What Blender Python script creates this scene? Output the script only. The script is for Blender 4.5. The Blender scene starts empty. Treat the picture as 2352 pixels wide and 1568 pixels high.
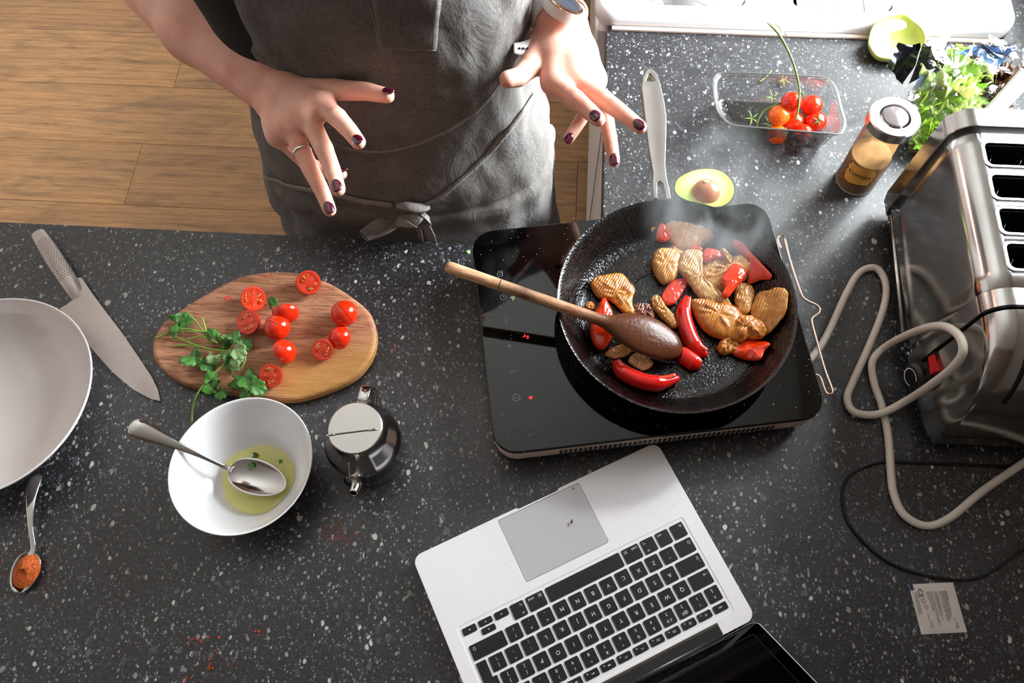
import bpy, bmesh, math, random
import numpy as np
from mathutils import Vector, Matrix, noise as mn
from mathutils.bvhtree import BVHTree
random.seed(7)
SC = bpy.context.scene
COL = SC.collection
CZ = 0.9                      # worktop surface height; heights below are given above it

# ------------------------------------------------------------------ camera
FOC, TILT, ROLL, CH, YAW = 1832.4, .41991, .03792, .93154, .0977
IW, IH = 2352, 1568
def _camrows():
    fwd = Vector((0, math.sin(TILT), -math.cos(TILT))); right = Vector((1, 0, 0)); down = fwd.cross(right)
    c, s = math.cos(ROLL), math.sin(ROLL)
    r2 = c*right + s*down; d2 = -s*right + c*down
    Zr = Matrix.Rotation(YAW, 3, 'Z')
    return Zr @ r2, Zr @ d2, Zr @ fwd
RX, RD, RF = _camrows()
CAM = Vector((0, 0, CZ+CH))
def ray(px, py): return RX*((px-IW/2)/FOC) + RD*((py-IH/2)/FOC) + RF
def P(px, py, h=0.0):         # point of the plane at height h above the worktop seen at a pixel
    d = ray(px, py); t = (h-CH)/d.z; return CAM + d*t
def D(px, py, zc): return CAM + ray(px, py)*zc
cam = bpy.data.objects.new('camera', bpy.data.cameras.new('camera')); COL.objects.link(cam)
mw = Matrix.Identity(4)
for i in range(3):
    mw[i][0] = RX[i]; mw[i][1] = -RD[i]; mw[i][2] = -RF[i]; mw[i][3] = CAM[i]
cam.matrix_world = mw
cam.data.sensor_width = 36; cam.data.lens = FOC/IW*36; cam.data.clip_start = .02
SC.camera = cam

# ------------------------------------------------------------------ light
SC.view_settings.view_transform = 'Standard'; SC.view_settings.look = 'None'
SC.view_settings.gamma = 1; SC.view_settings.use_curve_mapping = False
SC.view_settings.exposure = 0.0
W = bpy.data.worlds.new('world'); SC.world = W; W.use_nodes = True
W.node_tree.nodes['Background'].inputs[0].default_value = (1.0, .93, .88, 1)
W.node_tree.nodes['Background'].inputs[1].default_value = .90
WX = .80                      # inner face of the right wall
WY0, WY1, WZ0, WZ1 = .68, 1.80, .12, 1.12
L = bpy.data.lights.new('window_daylight', 'AREA'); L.shape = 'RECTANGLE'
L.size = 1.7; L.size_y = 1.6; L.energy = 560; L.color = (.90, .96, 1.0)
lo = bpy.data.objects.new('window_daylight', L); COL.objects.link(lo)
lo.location = (WX+.62, (WY0+WY1)/2, CZ+.80)          # the bright sky outside the window, shining down into the room
lo.rotation_euler = Vector((1, 0, .50)).to_track_quat('Z', 'Y').to_euler()
L.spread = math.radians(150)
SUN = bpy.data.lights.new('sun', 'SUN'); SUN.energy = 8.0; SUN.angle = math.radians(5); SUN.color = (1, .98, .95)
so = bpy.data.objects.new('sun', SUN); COL.objects.link(so)
so.rotation_euler = Vector((.56, .62, .56)).to_track_quat('Z', 'Y').to_euler()
SC.cycles.max_bounces = 10; SC.cycles.transparent_max_bounces = 24
SC.cycles.sample_clamp_indirect = 6; SC.cycles.volume_step_rate = 2
SC.cycles.use_denoising = True

# ------------------------------------------------------------------ materials
MATS = {}
class NT:
    def __init__(s, name):
        s.m = bpy.data.materials.new(name); s.m.use_nodes = True; s.t = s.m.node_tree
        s.b = s.t.nodes['Principled BSDF']; s.out = s.t.nodes['Material Output']
        s.tc = s.t.nodes.new('ShaderNodeTexCoord')
    def n(s, kind, **kw):
        o = s.t.nodes.new('ShaderNode'+kind)
        for k, v in kw.items():
            if k in o.inputs.keys(): o.inputs[k].default_value = v
            else: setattr(o, k, v)
        return o
    def l(s, a, b): s.t.links.new(a, b)
    def mapped(s, scale=(1, 1, 1), rot=(0, 0, 0), coord='Object'):
        mp = s.n('Mapping'); mp.inputs['Scale'].default_value = scale; mp.inputs['Rotation'].default_value = rot
        s.l(s.tc.outputs[coord], mp.inputs[0]); return mp.outputs[0]
    def noise(s, vec, scale, detail=4, rough=.5, dist=0):
        o = s.n('TexNoise'); o.inputs['Scale'].default_value = scale; o.inputs['Detail'].default_value = detail
        o.inputs['Roughness'].default_value = rough; o.inputs['Distortion'].default_value = dist
        s.l(vec, o.inputs['Vector']); return o.outputs['Fac']
    def ramp(s, fac, stops, interp='LINEAR'):
        r = s.n('ValToRGB'); cr = r.color_ramp; cr.interpolation = interp
        while len(cr.elements) < len(stops): cr.elements.new(.5)
        for e, (p, c) in zip(cr.elements, stops):
            e.position = p; e.color = tuple(c)+(1,) if len(c) == 3 else c
        s.l(fac, r.inputs[0]); return r.outputs[0]
    def mix(s, fac, a, b, mode='MIX'):
        o = s.n('Mix'); o.data_type = 'RGBA'; o.blend_type = mode
        for sock, v in ((o.inputs[0], fac), (o.inputs[6], a), (o.inputs[7], b)):
            if isinstance(v, (int, float)): sock.default_value = v
            elif isinstance(v, tuple): sock.default_value = v if len(v) == 4 else v+(1,)
            else: s.l(v, sock)
        return o.outputs[2]
    def math(s, op, a, b=0.0):
        o = s.n('Math', operation=op)
        for i, v in enumerate((a, b)):
            if isinstance(v, (int, float)): o.inputs[i].default_value = v
            else: s.l(v, o.inputs[i])
        return o.outputs[0]
    def bump(s, h, strength=.3, dist=.001):
        o = s.n('Bump'); o.inputs['Strength'].default_value = strength; o.inputs['Distance'].default_value = dist
        s.l(h, o.inputs['Height']); s.l(o.outputs[0], s.b.inputs['Normal']); return o
    def col(s, c):
        if isinstance(c, tuple): s.b.inputs['Base Color'].default_value = c if len(c) == 4 else c+(1,)
        else: s.l(c, s.b.inputs['Base Color'])
    def set(s, **kw):
        names = dict(rough='Roughness', metal='Metallic', spec='Specular IOR Level', coat='Coat Weight', trans='Transmission Weight', ior='IOR',
                     sss='Subsurface Weight', sheen='Sheen Weight', alpha='Alpha', aniso='Anisotropic', coatr='Coat Roughness')
        for k, v in kw.items():
            sk = s.b.inputs[names[k]]
            if isinstance(v, (int, float)): sk.default_value = v
            else: s.l(v, sk)
        return s
def plain(name, c, rough=.5, metal=0., var=.12, scale=60, bump=0., **kw):
    """one colour with a slight procedural unevenness"""
    t = NT(name); v = t.mapped()
    f = t.noise(v, scale, 3)
    a = tuple(min(1, x*(1+var)) for x in c); b = tuple(x*(1-var) for x in c)
    t.col(t.ramp(f, [(.3, b), (.7, a)])); t.set(rough=rough, metal=metal, **kw)
    if bump: t.bump(f, bump, .0006)
    MATS[name] = t.m; return t.m
def g(v): return ((v/255.)**2.2)
def rgb(r, gg, b): return (g(r), g(gg), g(b))

def mat_granite():
    t = NT('speckled_stone_laminate'); v = t.mapped()
    warp = t.n('TexNoise'); warp.inputs['Scale'].default_value = 70; t.l(v, warp.inputs['Vector'])
    vv = t.n('VectorMath', operation='MULTIPLY_ADD'); t.l(warp.outputs['Color'], vv.inputs[0]); vv.inputs[1].default_value = (.007,)*3; t.l(v, vv.inputs[2])
    base = t.ramp(t.noise(v, 260, 2, .7), [(.30, rgb(12, 12, 13)), (.52, rgb(32, 31, 34)), (.72, rgb(60, 60, 64))])
    big = t.ramp(t.noise(v, 9, 3), [(.35, (.82,)*3), (.65, (1.15,)*3)])
    c = t.mix(1.0, base, big, 'MULTIPLY')
    for sc, thr, rad, cc in ((420, .72, .36, rgb(128, 128, 130)), (260, .86, .34, rgb(150, 150, 148)), (170, .93, .30, rgb(190, 190, 184)), (110, .955, .25, rgb(196, 194, 184)), (300, .78, .42, rgb(9, 9, 10)), (150, .90, .40, rgb(78, 82, 92))):
        vo = t.n('TexVoronoi'); vo.inputs['Scale'].default_value = sc; vo.inputs['Randomness'].default_value = 1
        mp = t.n('Mapping'); mp.inputs['Location'].default_value = (sc*.13, sc*.07, 0); mp.inputs['Scale'].default_value = (1, .72, 1); mp.inputs['Rotation'].default_value = (0, 0, .5+sc*.01)
        t.l(vv.outputs[0], mp.inputs[0]); t.l(mp.outputs[0], vo.inputs['Vector'])
        sep = t.n('SeparateColor'); t.l(vo.outputs['Color'], sep.inputs[0])
        on = t.math('GREATER_THAN', sep.outputs[0], thr)
        r2 = t.math('MULTIPLY', sep.outputs[1], rad); r2 = t.math('ADD', r2, rad*.45)
        near = t.math('LESS_THAN', vo.outputs['Distance'], r2)
        f = t.math('MULTIPLY', on, near); f = t.math('MULTIPLY', f, t.math('ADD', t.math('MULTIPLY', sep.outputs[2], .7), .3))
        c = t.mix(f, c, cc)
    t.col(c); t.set(rough=t.math('ADD', t.math('MULTIPLY', t.noise(v, 25, 4), .16), .33), spec=.85)
    t.bump(t.noise(v, 420, 2), .05, .0004)
    return t.m
def mat_floor():
    t = NT('oak_plank'); oi = t.n('ObjectInfo')
    off = t.n('Vector' + 'Math', operation='SCALE'); cmb = t.n('CombineXYZ')
    t.l(t.math('MULTIPLY', oi.outputs['Random'], 37.0), cmb.inputs[0]); t.l(t.math('MULTIPLY', oi.outputs['Random'], 91.0), cmb.inputs[1])
    add = t.n('VectorMath', operation='ADD'); t.l(t.tc.outputs['Object'], add.inputs[0]); t.l(cmb.outputs[0], add.inputs[1])
    mp = t.n('Mapping'); mp.inputs['Scale'].default_value = (1.1, 9, 1); t.l(add.outputs[0], mp.inputs[0])
    w = t.n('TexWave'); w.wave_type = 'BANDS'; w.bands_direction = 'Y'; w.inputs['Scale'].default_value = 1.1; w.inputs['Distortion'].default_value = 7
    w.inputs['Detail'].default_value = 4; w.inputs['Detail Scale'].default_value = .9; t.l(mp.outputs[0], w.inputs['Vector'])
    mp2 = t.n('Mapping'); mp2.inputs['Scale'].default_value = (3, 60, 1); t.l(add.outputs[0], mp2.inputs[0])
    fine = t.noise(mp2.outputs[0], 5, 5, .6)
    mp3 = t.n('Mapping'); mp3.inputs['Scale'].default_value = (1.3, 6, 1); t.l(add.outputs[0], mp3.inputs[0]); patch = t.noise(mp3.outputs[0], 3.2, 5, .62, 1.2)
    c = t.ramp(w.outputs['Fac'], [(.0, rgb(126, 98, 72)), (.4, rgb(150, 116, 84)), (.8, rgb(162, 128, 94)), (1, rgb(140, 108, 78))])
    c = t.mix(.55, c, t.ramp(fine, [(.3, rgb(118, 84, 54)), (.5, rgb(154, 114, 74)), (.7, rgb(172, 134, 94))]))
    c = t.mix(.8, c, t.ramp(patch, [(.32, (.62, .64, .70)), (.5, (1.05, 1.03, 1.02)), (.72, (1.34, 1.26, 1.16))]), 'MULTIPLY')
    tone = t.ramp(oi.outputs['Random'], [(0, (.88, .86, .86)), (1, (1.1, 1.08, 1.05))])
    t.col(t.mix(1., c, tone, 'MULTIPLY')); t.set(rough=.42, spec=.4)
    t.bump(fine, .12, .0008); return t.m
def mat_board():
    t = NT('mango_wood'); v = t.mapped((2.2, 30, 8), (0, 0, math.radians(-16)))
    w = t.noise(v, 3.5, 6, .7, 1.8); v2 = t.mapped((6, 120, 20), (0, 0, math.radians(-16))); f = t.noise(v2, 6, 3, .7)
    c = t.ramp(w, [(.25, rgb(92, 58, 38)), (.40, rgb(150, 100, 72)), (.55, rgb(178, 126, 96)), (.8, rgb(196, 146, 116))])
    c = t.mix(t.math('MULTIPLY', t.math('LESS_THAN', f, .43), .6), c, rgb(74, 46, 30))
    # yellow lower sapwood band, pinkish heart
    sx = t.n('SeparateXYZ'); t.l(t.mapped((1, 1, 1), (0, 0, math.radians(-16))), sx.inputs[0])
    band = t.n('MapRange'); band.inputs['From Min'].default_value = -.01; band.inputs['From Max'].default_value = -.05
    t.l(t.math('ADD', sx.outputs[1], t.math('MULTIPLY', t.noise(t.mapped(), 14, 2), .02)), band.inputs['Value'])
    xr = t.n('MapRange'); xr.inputs['From Min'].default_value = -.04; xr.inputs['From Max'].default_value = .03; t.l(sx.outputs[0], xr.inputs['Value'])
    c = t.mix(t.math('MULTIPLY', t.math('MULTIPLY', band.outputs[0], xr.outputs[0]), .6), c, rgb(190, 138, 70))
    t.col(c); t.set(rough=.55, spec=.3); t.bump(f, .25, .0005); return t.m
def mat_spoonwood():
    t = NT('worn_beech'); sx = t.n('SeparateXYZ'); t.l(t.tc.outputs['Object'], sx.inputs[0])
    gr = t.noise(t.mapped((4, 60, 60)), 4, 5, .6)
    c = t.ramp(gr, [(.3, rgb(150, 104, 72)), (.6, rgb(206, 160, 122)), (.8, rgb(222, 180, 144))])
    nx = t.math('ADD', sx.outputs[0], t.math('MULTIPLY', t.noise(t.mapped(), 30, 4), .02))
    stain = t.n('MapRange'); stain.inputs['From Min'].default_value = .17; stain.inputs['From Max'].default_value = .205; t.l(nx, stain.inputs['Value'])
    c = t.mix(stain.outputs[0], c, rgb(20, 9, 9))
    warm = t.n('MapRange'); warm.inputs['From Min'].default_value = .05; warm.inputs['From Max'].default_value = .17; t.l(nx, warm.inputs['Value'])
    c = t.mix(t.math('MULTIPLY', warm.outputs[0], .55), c, rgb(110, 62, 40))
    burn = t.n('MapRange'); burn.inputs['From Min'].default_value = .035; burn.inputs['From Max'].default_value = 0
    t.l(t.math('ABSOLUTE', t.math('SUBTRACT', nx, .10)), burn.inputs['Value'])
    c = t.mix(t.math('MULTIPLY', burn.outputs[0], .7), c, rgb(40, 24, 18))
    t.col(c); rr = t.n('MapRange'); rr.inputs['To Min'].default_value = .5; rr.inputs['To Max'].default_value = .22; t.l(stain.outputs[0], rr.inputs['Value'])
    t.set(rough=rr.outputs[0], spec=.3, coat=t.math('MULTIPLY', stain.outputs[0], .2)); t.bump(t.noise(t.mapped(), 260, 4, .6), .5, .0012); return t.m
def mat_linen(name, c1, c2):
    t = NT(name); v = t.mapped()
    a = t.noise(t.mapped((500, 500, 60)), 2, 2); b = t.noise(t.mapped((60, 60, 700)), 2, 2)
    weave = t.math('ADD', t.math('MULTIPLY', a, .5), t.math('MULTIPLY', b, .5))
    worn = t.noise(v, 14, 5, .65)
    c = t.ramp(worn, [(.3, c1), (.7, c2)])
    c = t.mix(.35, c, t.ramp(weave, [(.38, tuple(x*.6 for x in c1)), (.62, tuple(min(1, x*1.5) for x in c2))]))
    t.col(c); t.set(rough=.9, spec=.15)
    cr = t.noise(t.mapped((1, 1, .6)), 22, 5, .6, 1.5)
    h = t.math('ADD', t.math('MULTIPLY', weave, .10), cr); t.bump(h, .55, .006); return t.m
def mat_skin():
    t = NT('skin'); v = t.mapped()
    c = t.ramp(t.noise(v, 26, 4), [(.3, rgb(214, 148, 128)), (.55, rgb(226, 168, 148)), (.8, rgb(232, 182, 164))])
    vo = t.n('TexVoronoi'); vo.inputs['Scale'].default_value = 42; t.l(v, vo.inputs['Vector'])
    sep = t.n('SeparateColor'); t.l(vo.outputs['Color'], sep.inputs[0])
    fr = t.math('MULTIPLY', t.math('GREATER_THAN', sep.outputs[0], .86), t.math('LESS_THAN', vo.outputs['Distance'], .07))
    c = t.mix(t.math('MULTIPLY', fr, .6), c, rgb(140, 78, 60))
    t.col(c); t.set(rough=.48, spec=.35, sss=.22); t.b.inputs['Subsurface Radius'].default_value = (.012, .004, .002)
    t.b.inputs['Subsurface Scale'].default_value = .5
    t.bump(t.math('ADD', t.noise(v, 300, 3), t.math('MULTIPLY', t.noise(v, 60, 3), 1.5)), .16, .0012); return t.m
def mat_chicken(name, lo_, hi, brown):
    t = NT(name); v = t.mapped((1, 1, 1))
    fib = t.n('TexWave'); fib.wave_type = 'BANDS'; fib.inputs['Scale'].default_value = 150; fib.inputs['Distortion'].default_value = 6; fib.inputs['Detail'].default_value = 3
    fib.inputs['Detail Scale'].default_value = .6
    t.l(t.mapped((1, .35, 1), (0, 0, .9)), fib.inputs['Vector'])
    n1 = t.noise(v, 45, 4, .6)
    c = t.ramp(n1, [(.32, lo_), (.62, hi)])
    c = t.mix(t.math('MULTIPLY', t.math('SUBTRACT', 1.0, fib.outputs['Fac']), .22), c, brown)
    c = t.mix(t.math('MULTIPLY', t.math('GREATER_THAN', t.noise(v, 150, 3), .66), .6), c, tuple(x*.5 for x in brown))
    t.col(c); t.set(rough=.28, spec=.6, sss=.08, coat=.35, coatr=.15); t.b.inputs['Subsurface Scale'].default_value = .004
    t.bump(t.math('ADD', t.math('MULTIPLY', fib.outputs['Fac'], .8), t.math('MULTIPLY', n1, 1.8)), .6, .0014); return t.m
def mat_film(name, tint, rough=.08, amt=.14, crease=0):
    """thin clear plastic: mostly see-through, glossy on top"""
    t = NT(name)
    tr = t.n('BsdfTransparent'); tr.inputs[0].default_value = tint+(1,)
    gl = t.n('BsdfGlossy'); gl.inputs['Roughness'].default_value = rough
    if crease:
        bp_ = t.n('Bump'); bp_.inputs['Strength'].default_value = .9; bp_.inputs['Distance'].default_value = .004
        t.l(t.noise(t.mapped(), crease, 2, .4, 1.5), bp_.inputs['Height']); t.l(bp_.outputs[0], gl.inputs['Normal'])
    fr = t.n('LayerWeight'); fr.inputs['Blend'].default_value = .35
    mx = t.n('MixShader'); t.l(t.math('ADD', t.math('MULTIPLY', fr.outputs['Fresnel'], .75), amt), mx.inputs[0])
    t.l(tr.outputs[0], mx.inputs[1]); t.l(gl.outputs[0], mx.inputs[2]); t.l(mx.outputs[0], t.out.inputs['Surface']); return t.m

M = {}
M['granite'] = mat_granite(); M['floor'] = mat_floor(); M['board'] = mat_board(); M['spoonwood'] = mat_spoonwood()
M['apron'] = mat_linen('grey_linen', rgb(90, 86, 84), rgb(116, 112, 109)); M['tie'] = mat_linen('grey_linen_tie', rgb(112, 106, 102), rgb(142, 136, 131))
M['skin'] = mat_skin()
M['white_paint'] = plain('white_satin_paint', rgb(205, 198, 196), .45, var=.02)
M['wall'] = plain('beige_wall_paint', rgb(150, 142, 134), .8, var=.02, bump=.1)
M['white_wall'] = plain('white_emulsion', rgb(238, 236, 230), .85, var=.01)
M['taupe_wall'] = plain('taupe_emulsion', rgb(120, 104, 94), .85, var=.01)
M['ceramic'] = plain('white_ceramic', rgb(236, 236, 238), .14, var=.01, scale=8, coat=.3)
M['bowl'] = plain('white_glaze', rgb(240, 238, 240), .16, var=.015, scale=12, coat=.4)
M['plate'] = plain('off_white_glaze', rgb(214, 204, 202), .2, var=.02, scale=12, coat=.4)
M['steel'] = plain('polished_steel', (.62, .61, .60), .13, 1., var=.05, scale=30)
M['steel_brushed'] = plain('brushed_steel', (.60, .57, .55), .24, 1., var=.02, scale=40)
M['blade'] = plain('satin_blade_steel', rgb(176, 164, 160), .33, .85, var=.04, scale=120)
M['chrome'] = plain('toaster_steel', (.56, .55, .54), .16, 1., var=.12, scale=14, bump=.03)
M['dark_steel'] = plain('dark_steel', (.2, .19, .18), .2, 1., var=.1)
M['alu'] = plain('anodised_aluminium', rgb(238, 236, 240), .42, .12, var=.01, scale=500)
M['alu2'] = plain('glass_trackpad_grey', rgb(192, 191, 195), .35, .25, var=.01)
M['key'] = plain('black_key_plastic', rgb(24, 24, 28), .42, var=.1, scale=300)
M['legend'] = plain('white_key_print', rgb(225, 225, 228), .5, var=.01)
M['black'] = plain('black_plastic', rgb(20, 20, 21), .4, var=.1)
M['rubber'] = plain('black_rubber', rgb(14, 13, 13), .6)
M['screen'] = plain('glossy_black_glass', rgb(7, 7, 8), .04, spec=.6)
M['bezel_grey'] = plain('dark_hinge_plastic', rgb(36, 38, 40), .35)
M['beige'] = plain('warm_white_plastic', rgb(212, 190, 176), .4, var=.02)
M['cable'] = plain('white_cable_rubber', rgb(214, 204, 192), .45, var=.03)
M['red'] = plain('red_switch', rgb(190, 22, 22), .3)
M['trousers'] = plain('dark_denim', rgb(30, 32, 40), .85)
M['tshirt'] = plain('black_cotton', rgb(14, 14, 15), .9, var=.1, bump=.3)
M['hair'] = plain('brown_hair', rgb(70, 45, 30), .6, var=.3, scale=200)
M['nail'] = plain('burgundy_nail_polish', rgb(70, 14, 34), .12, var=.15, coat=.8)
M['silver'] = plain('silver_metal', (.86, .84, .80), .12, 1., var=.02)
M['rose'] = plain('rose_gold', (.90, .62, .50), .15, 1., var=.02)
M['strap'] = plain('white_silicone', rgb(222, 212, 204), .5, var=.02)
M['watchglass'] = plain('watch_glass', rgb(52, 54, 62), .05, coat=1.)
M['tom_skin'] = plain('tomato_skin', rgb(214, 44, 16), .16, var=.12, scale=40, sss=.1, coat=.3)
M['tom_orange'] = plain('orange_tomato_skin', rgb(232, 96, 22), .16, var=.1, scale=30, sss=.1, coat=.3)
M['tom_flesh'] = plain('tomato_flesh', rgb(222, 66, 40), .2, var=.15, scale=120, bump=.4, coat=.4)
M['tom_gel'] = plain('tomato_gel', rgb(208, 52, 14), .08, var=.2, scale=200, coat=.8)
M['tom_core'] = plain('tomato_core', rgb(232, 112, 84), .3, var=.1, scale=150)
M['seed'] = plain('tomato_seed', rgb(226, 164, 76), .2, var=.12)
M['leaf'] = plain('coriander_leaf', rgb(58, 104, 38), .45, var=.3, scale=70, bump=.3)
M['leaf_pale'] = plain('coriander_leaf_underside', rgb(128, 158, 104), .6, var=.15, scale=90, bump=.3)
M['stem'] = plain('green_stem', rgb(120, 158, 62), .4, var=.15)
M['vine'] = plain('tomato_vine', rgb(104, 128, 56), .5, var=.2)
M['lettuce'] = plain('lettuce_leaf', rgb(152, 196, 66), .4, var=.28, scale=28, bump=.5, sss=.1)
M['lettuce2'] = plain('pale_lettuce_leaf', rgb(198, 222, 128), .4, var=.15, scale=28, bump=.5, sss=.1)
M['redleaf'] = plain('red_lettuce_leaf', rgb(96, 62, 36), .4, var=.5, scale=36, bump=.5)
M['avo'] = None
t = NT('avocado_flesh'); v = t.mapped(); sx = t.n('VectorMath', operation='LENGTH'); t.l(t.tc.outputs['Object'], sx.inputs[0])
t.col(t.ramp(t.math('ADD', t.math('MULTIPLY', sx.outputs['Value'], 20), t.math('MULTIPLY', t.noise(v, 60), .15)), [(.40, rgb(226, 226, 150)), (.75, rgb(214, 222, 132)), (.95, rgb(150, 178, 70))])); t.set(rough=.3); M['avo'] = t.m
M['avo_skin'] = plain('avocado_skin', rgb(60, 72, 34), .5, var=.3, scale=120, bump=.6)
M['avo_shell'] = plain('scraped_avocado_shell', rgb(186, 194, 104), .4, var=.16, scale=24, bump=.3)
M['stone'] = plain('avocado_stone', rgb(168, 112, 82), .3, var=.12, scale=30)
M['pepper'] = plain('red_pepper_skin', rgb(196, 20, 14), .14, var=.12, scale=30, coat=.5)
M['pepper_or'] = plain('orange_red_pepper_skin', rgb(214, 54, 20), .14, var=.16, scale=30, coat=.5)
M['pepper_in'] = plain('red_pepper_flesh', rgb(206, 62, 44), .25, var=.15, scale=60, bump=.3, coat=.3)
M['chicken'] = mat_chicken('golden_chicken', rgb(184, 116, 50), rgb(222, 164, 92), rgb(136, 70, 22))
M['chicken_br'] = mat_chicken('browned_chicken', rgb(170, 92, 28), rgb(212, 140, 56), rgb(112, 48, 14))
M['chicken_pale'] = mat_chicken('pale_chicken', rgb(204, 150, 94), rgb(228, 184, 126), rgb(160, 98, 46))
M['chicken_dark'] = mat_chicken('charred_chicken', rgb(96, 46, 26), rgb(130, 66, 34), rgb(50, 22, 14))
M['spice'] = plain('orange_spice_powder', rgb(188, 88, 34), .8, var=.5, scale=500, bump=.8)
M['spice_red'] = plain('chilli_crumbs', rgb(176, 64, 34), .6, var=.3)
M['cumin'] = plain('ground_cumin', rgb(160, 118, 70), .9, var=.12, scale=150, bump=.2)
M['label'] = plain('kraft_label', rgb(214, 158, 70), .6, var=.04)
M['ink'] = plain('black_ink', rgb(40, 32, 26), .6)
M['paper'] = plain('white_sachet_paper', rgb(206, 196, 192), .6, var=.02)
M['print_grey'] = plain('grey_print', rgb(110, 104, 110), .6); M['print_red'] = plain('red_print', rgb(190, 90, 80), .6); M['print_blue'] = plain('blue_print', rgb(40, 50, 96), .6)
M['navy'] = plain('navy_printed_film', rgb(22, 26, 52), .12, var=.3, scale=30, coat=.6)
M['blackfilm'] = plain('black_printed_film', rgb(16, 14, 20), .12, var=.2, coat=.6)
M['bluefilm'] = plain('blue_printed_film', rgb(70, 110, 168), .2, var=.35, scale=30, coat=.6)
M['barcode'] = plain('white_film_print', rgb(205, 215, 222), .3, var=.02)
M['milky'] = plain('white_translucent_plastic', rgb(235, 236, 234), .3, var=.01)
M['film'] = mat_film('clear_film', (.97, .98, .98), .12, .08, 45)
M['tray'] = mat_film('clear_tray_plastic', (.955, .965, .97), .12, .13)
M['trayrim'] = mat_film('tray_rim_plastic', (.95, .96, .97), .25, .38)
M['glass'] = mat_film('clear_jar_glass', (.96, .97, .965), .03, .08)
M['pane'] = mat_film('window_glass', (.98, .99, .99), .02, .02)
t = NT('oil_dressing'); t.col(rgb(214, 208, 112)); t.set(rough=.04, trans=.5, ior=1.4, coat=.5); M['oil'] = t.m
t = NT('seasoned_black_pan'); v = t.mapped(); n1 = t.noise(v, 120, 5, .65); n2 = t.noise(v, 18, 4)
t.col(t.ramp(n2, [(.35, rgb(9, 8, 8)), (.6, rgb(20, 17, 17)), (.8, rgb(38, 30, 26))]))
vo = t.n('TexVoronoi'); vo.inputs['Scale'].default_value = 330; t.l(v, vo.inputs['Vector'])
drop = t.math('SUBTRACT', 1.0, t.math('MULTIPLY', vo.outputs['Distance'], 1.6))
t.set(rough=t.ramp(n1, [(.35, (.10,)*3), (.65, (.30,)*3)]), spec=.5, coat=.2, coatr=.10)
t.bump(t.math('ADD', t.math('MULTIPLY', drop, .6), n1), .45, .0013); M['pan'] = t.m
t = NT('hob_black_glass'); v = t.mapped(); vo = t.n('TexVoronoi'); vo.inputs['Scale'].default_value = 240; t.l(v, vo.inputs['Vector'])
sep = t.n('SeparateColor'); t.l(vo.outputs['Color'], sep.inputs[0])
f = t.math('MULTIPLY', t.math('GREATER_THAN', sep.outputs[0], .80), t.math('LESS_THAN', vo.outputs['Distance'], .13))
t.col(t.mix(t.math('MULTIPLY', f, t.noise(v, 8)), rgb(9, 9, 10), rgb(190, 180, 170)))
t.set(rough=t.math('ADD', t.math('MULTIPLY', f, .4), .05), spec=.55); M['hobglass'] = t.m
t = NT('hob_led_red'); t.b.inputs['Emission Color'].default_value = (1, .03, .03, 1); t.b.inputs['Emission Strength'].default_value = 1.6; t.col((.4, 0, 0)); M['led'] = t.m
M['hobprint'] = plain('grey_hob_print', rgb(120, 122, 124), .5)

# ------------------------------------------------------------------ object helpers
def link(name, me, mat=None, parent=None, smooth=True):
    o = bpy.data.objects.new(name, me); COL.objects.link(o)
    if mat is not None and not me.materials: me.materials.append(mat)
    if smooth:
        me.polygons.foreach_set('use_smooth', [True]*len(me.polygons))
    if parent:
        o.parent = parent
        if parent.type == 'EMPTY' or parent.parent is None: o.matrix_parent_inverse = parent.matrix_basis.inverted()
        else: o.matrix_parent_inverse = (parent.parent.matrix_basis @ Matrix.Identity(4)).inverted() if False else Matrix.Identity(4)
    return o
def mk(name, verts, faces, mat, parent=None, smooth=True, local=None):
    """mesh from WORLD coordinates; top-level meshes get their origin at `local` (default: centre of the base)"""
    vs = [Vector(v) for v in verts]
    if parent is None:
        if local is None:
            xs = [v.x for v in vs]; ys = [v.y for v in vs]
            local = Vector(((min(xs)+max(xs))/2, (min(ys)+max(ys))/2, min(v.z for v in vs)))
        org = Vector(local)
    else: org = world_origin(parent)
    me = bpy.data.meshes.new(name); me.from_pydata([v-org for v in vs], [], faces); me.update()
    o = bpy.data.objects.new(name, me); COL.objects.link(o); me.materials.append(mat)
    if smooth: me.polygons.foreach_set('use_smooth', [True]*len(me.polygons))
    if parent is None: o.location = org
    else: o.parent = parent
    fix(me)
    return o
def fix(me):
    bm = bmesh.new(); bm.from_mesh(me)
    if len(bm.verts) < 60000: bmesh.ops.recalc_face_normals(bm, faces=bm.faces)
    bm.to_mesh(me); bm.free()
def world_origin(o):
    v = Vector((0, 0, 0))
    while o is not None: v = v + o.location; o = o.parent
    return v
def tag(o, label=None, cat=None, group=None, kind=None):
    if label: o['label'] = label
    if cat: o['category'] = cat
    if group: o['group'] = group
    if kind: o['kind'] = kind
    return o
def root(name, label, cat, loc, group=None):
    o = bpy.data.objects.new(name, None); COL.objects.link(o); o.location = loc; o.empty_display_size = .02
    return tag(o, label, cat, group)
def sharp(o, ang=35, ref=Vector((0, 0, 1))):
    me = o.data
    bm = bmesh.new(); bm.from_mesh(me)
    for e in bm.edges:
        if len(e.link_faces) != 2: continue
        a_ = e.calc_face_angle(0)
        if a_ > math.radians(ang) or (a_ > .02 and any(abs(f.normal.dot(ref)) > .9999 for f in e.link_faces)): e.smooth = False
    bm.to_mesh(me); bm.free(); return o
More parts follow.
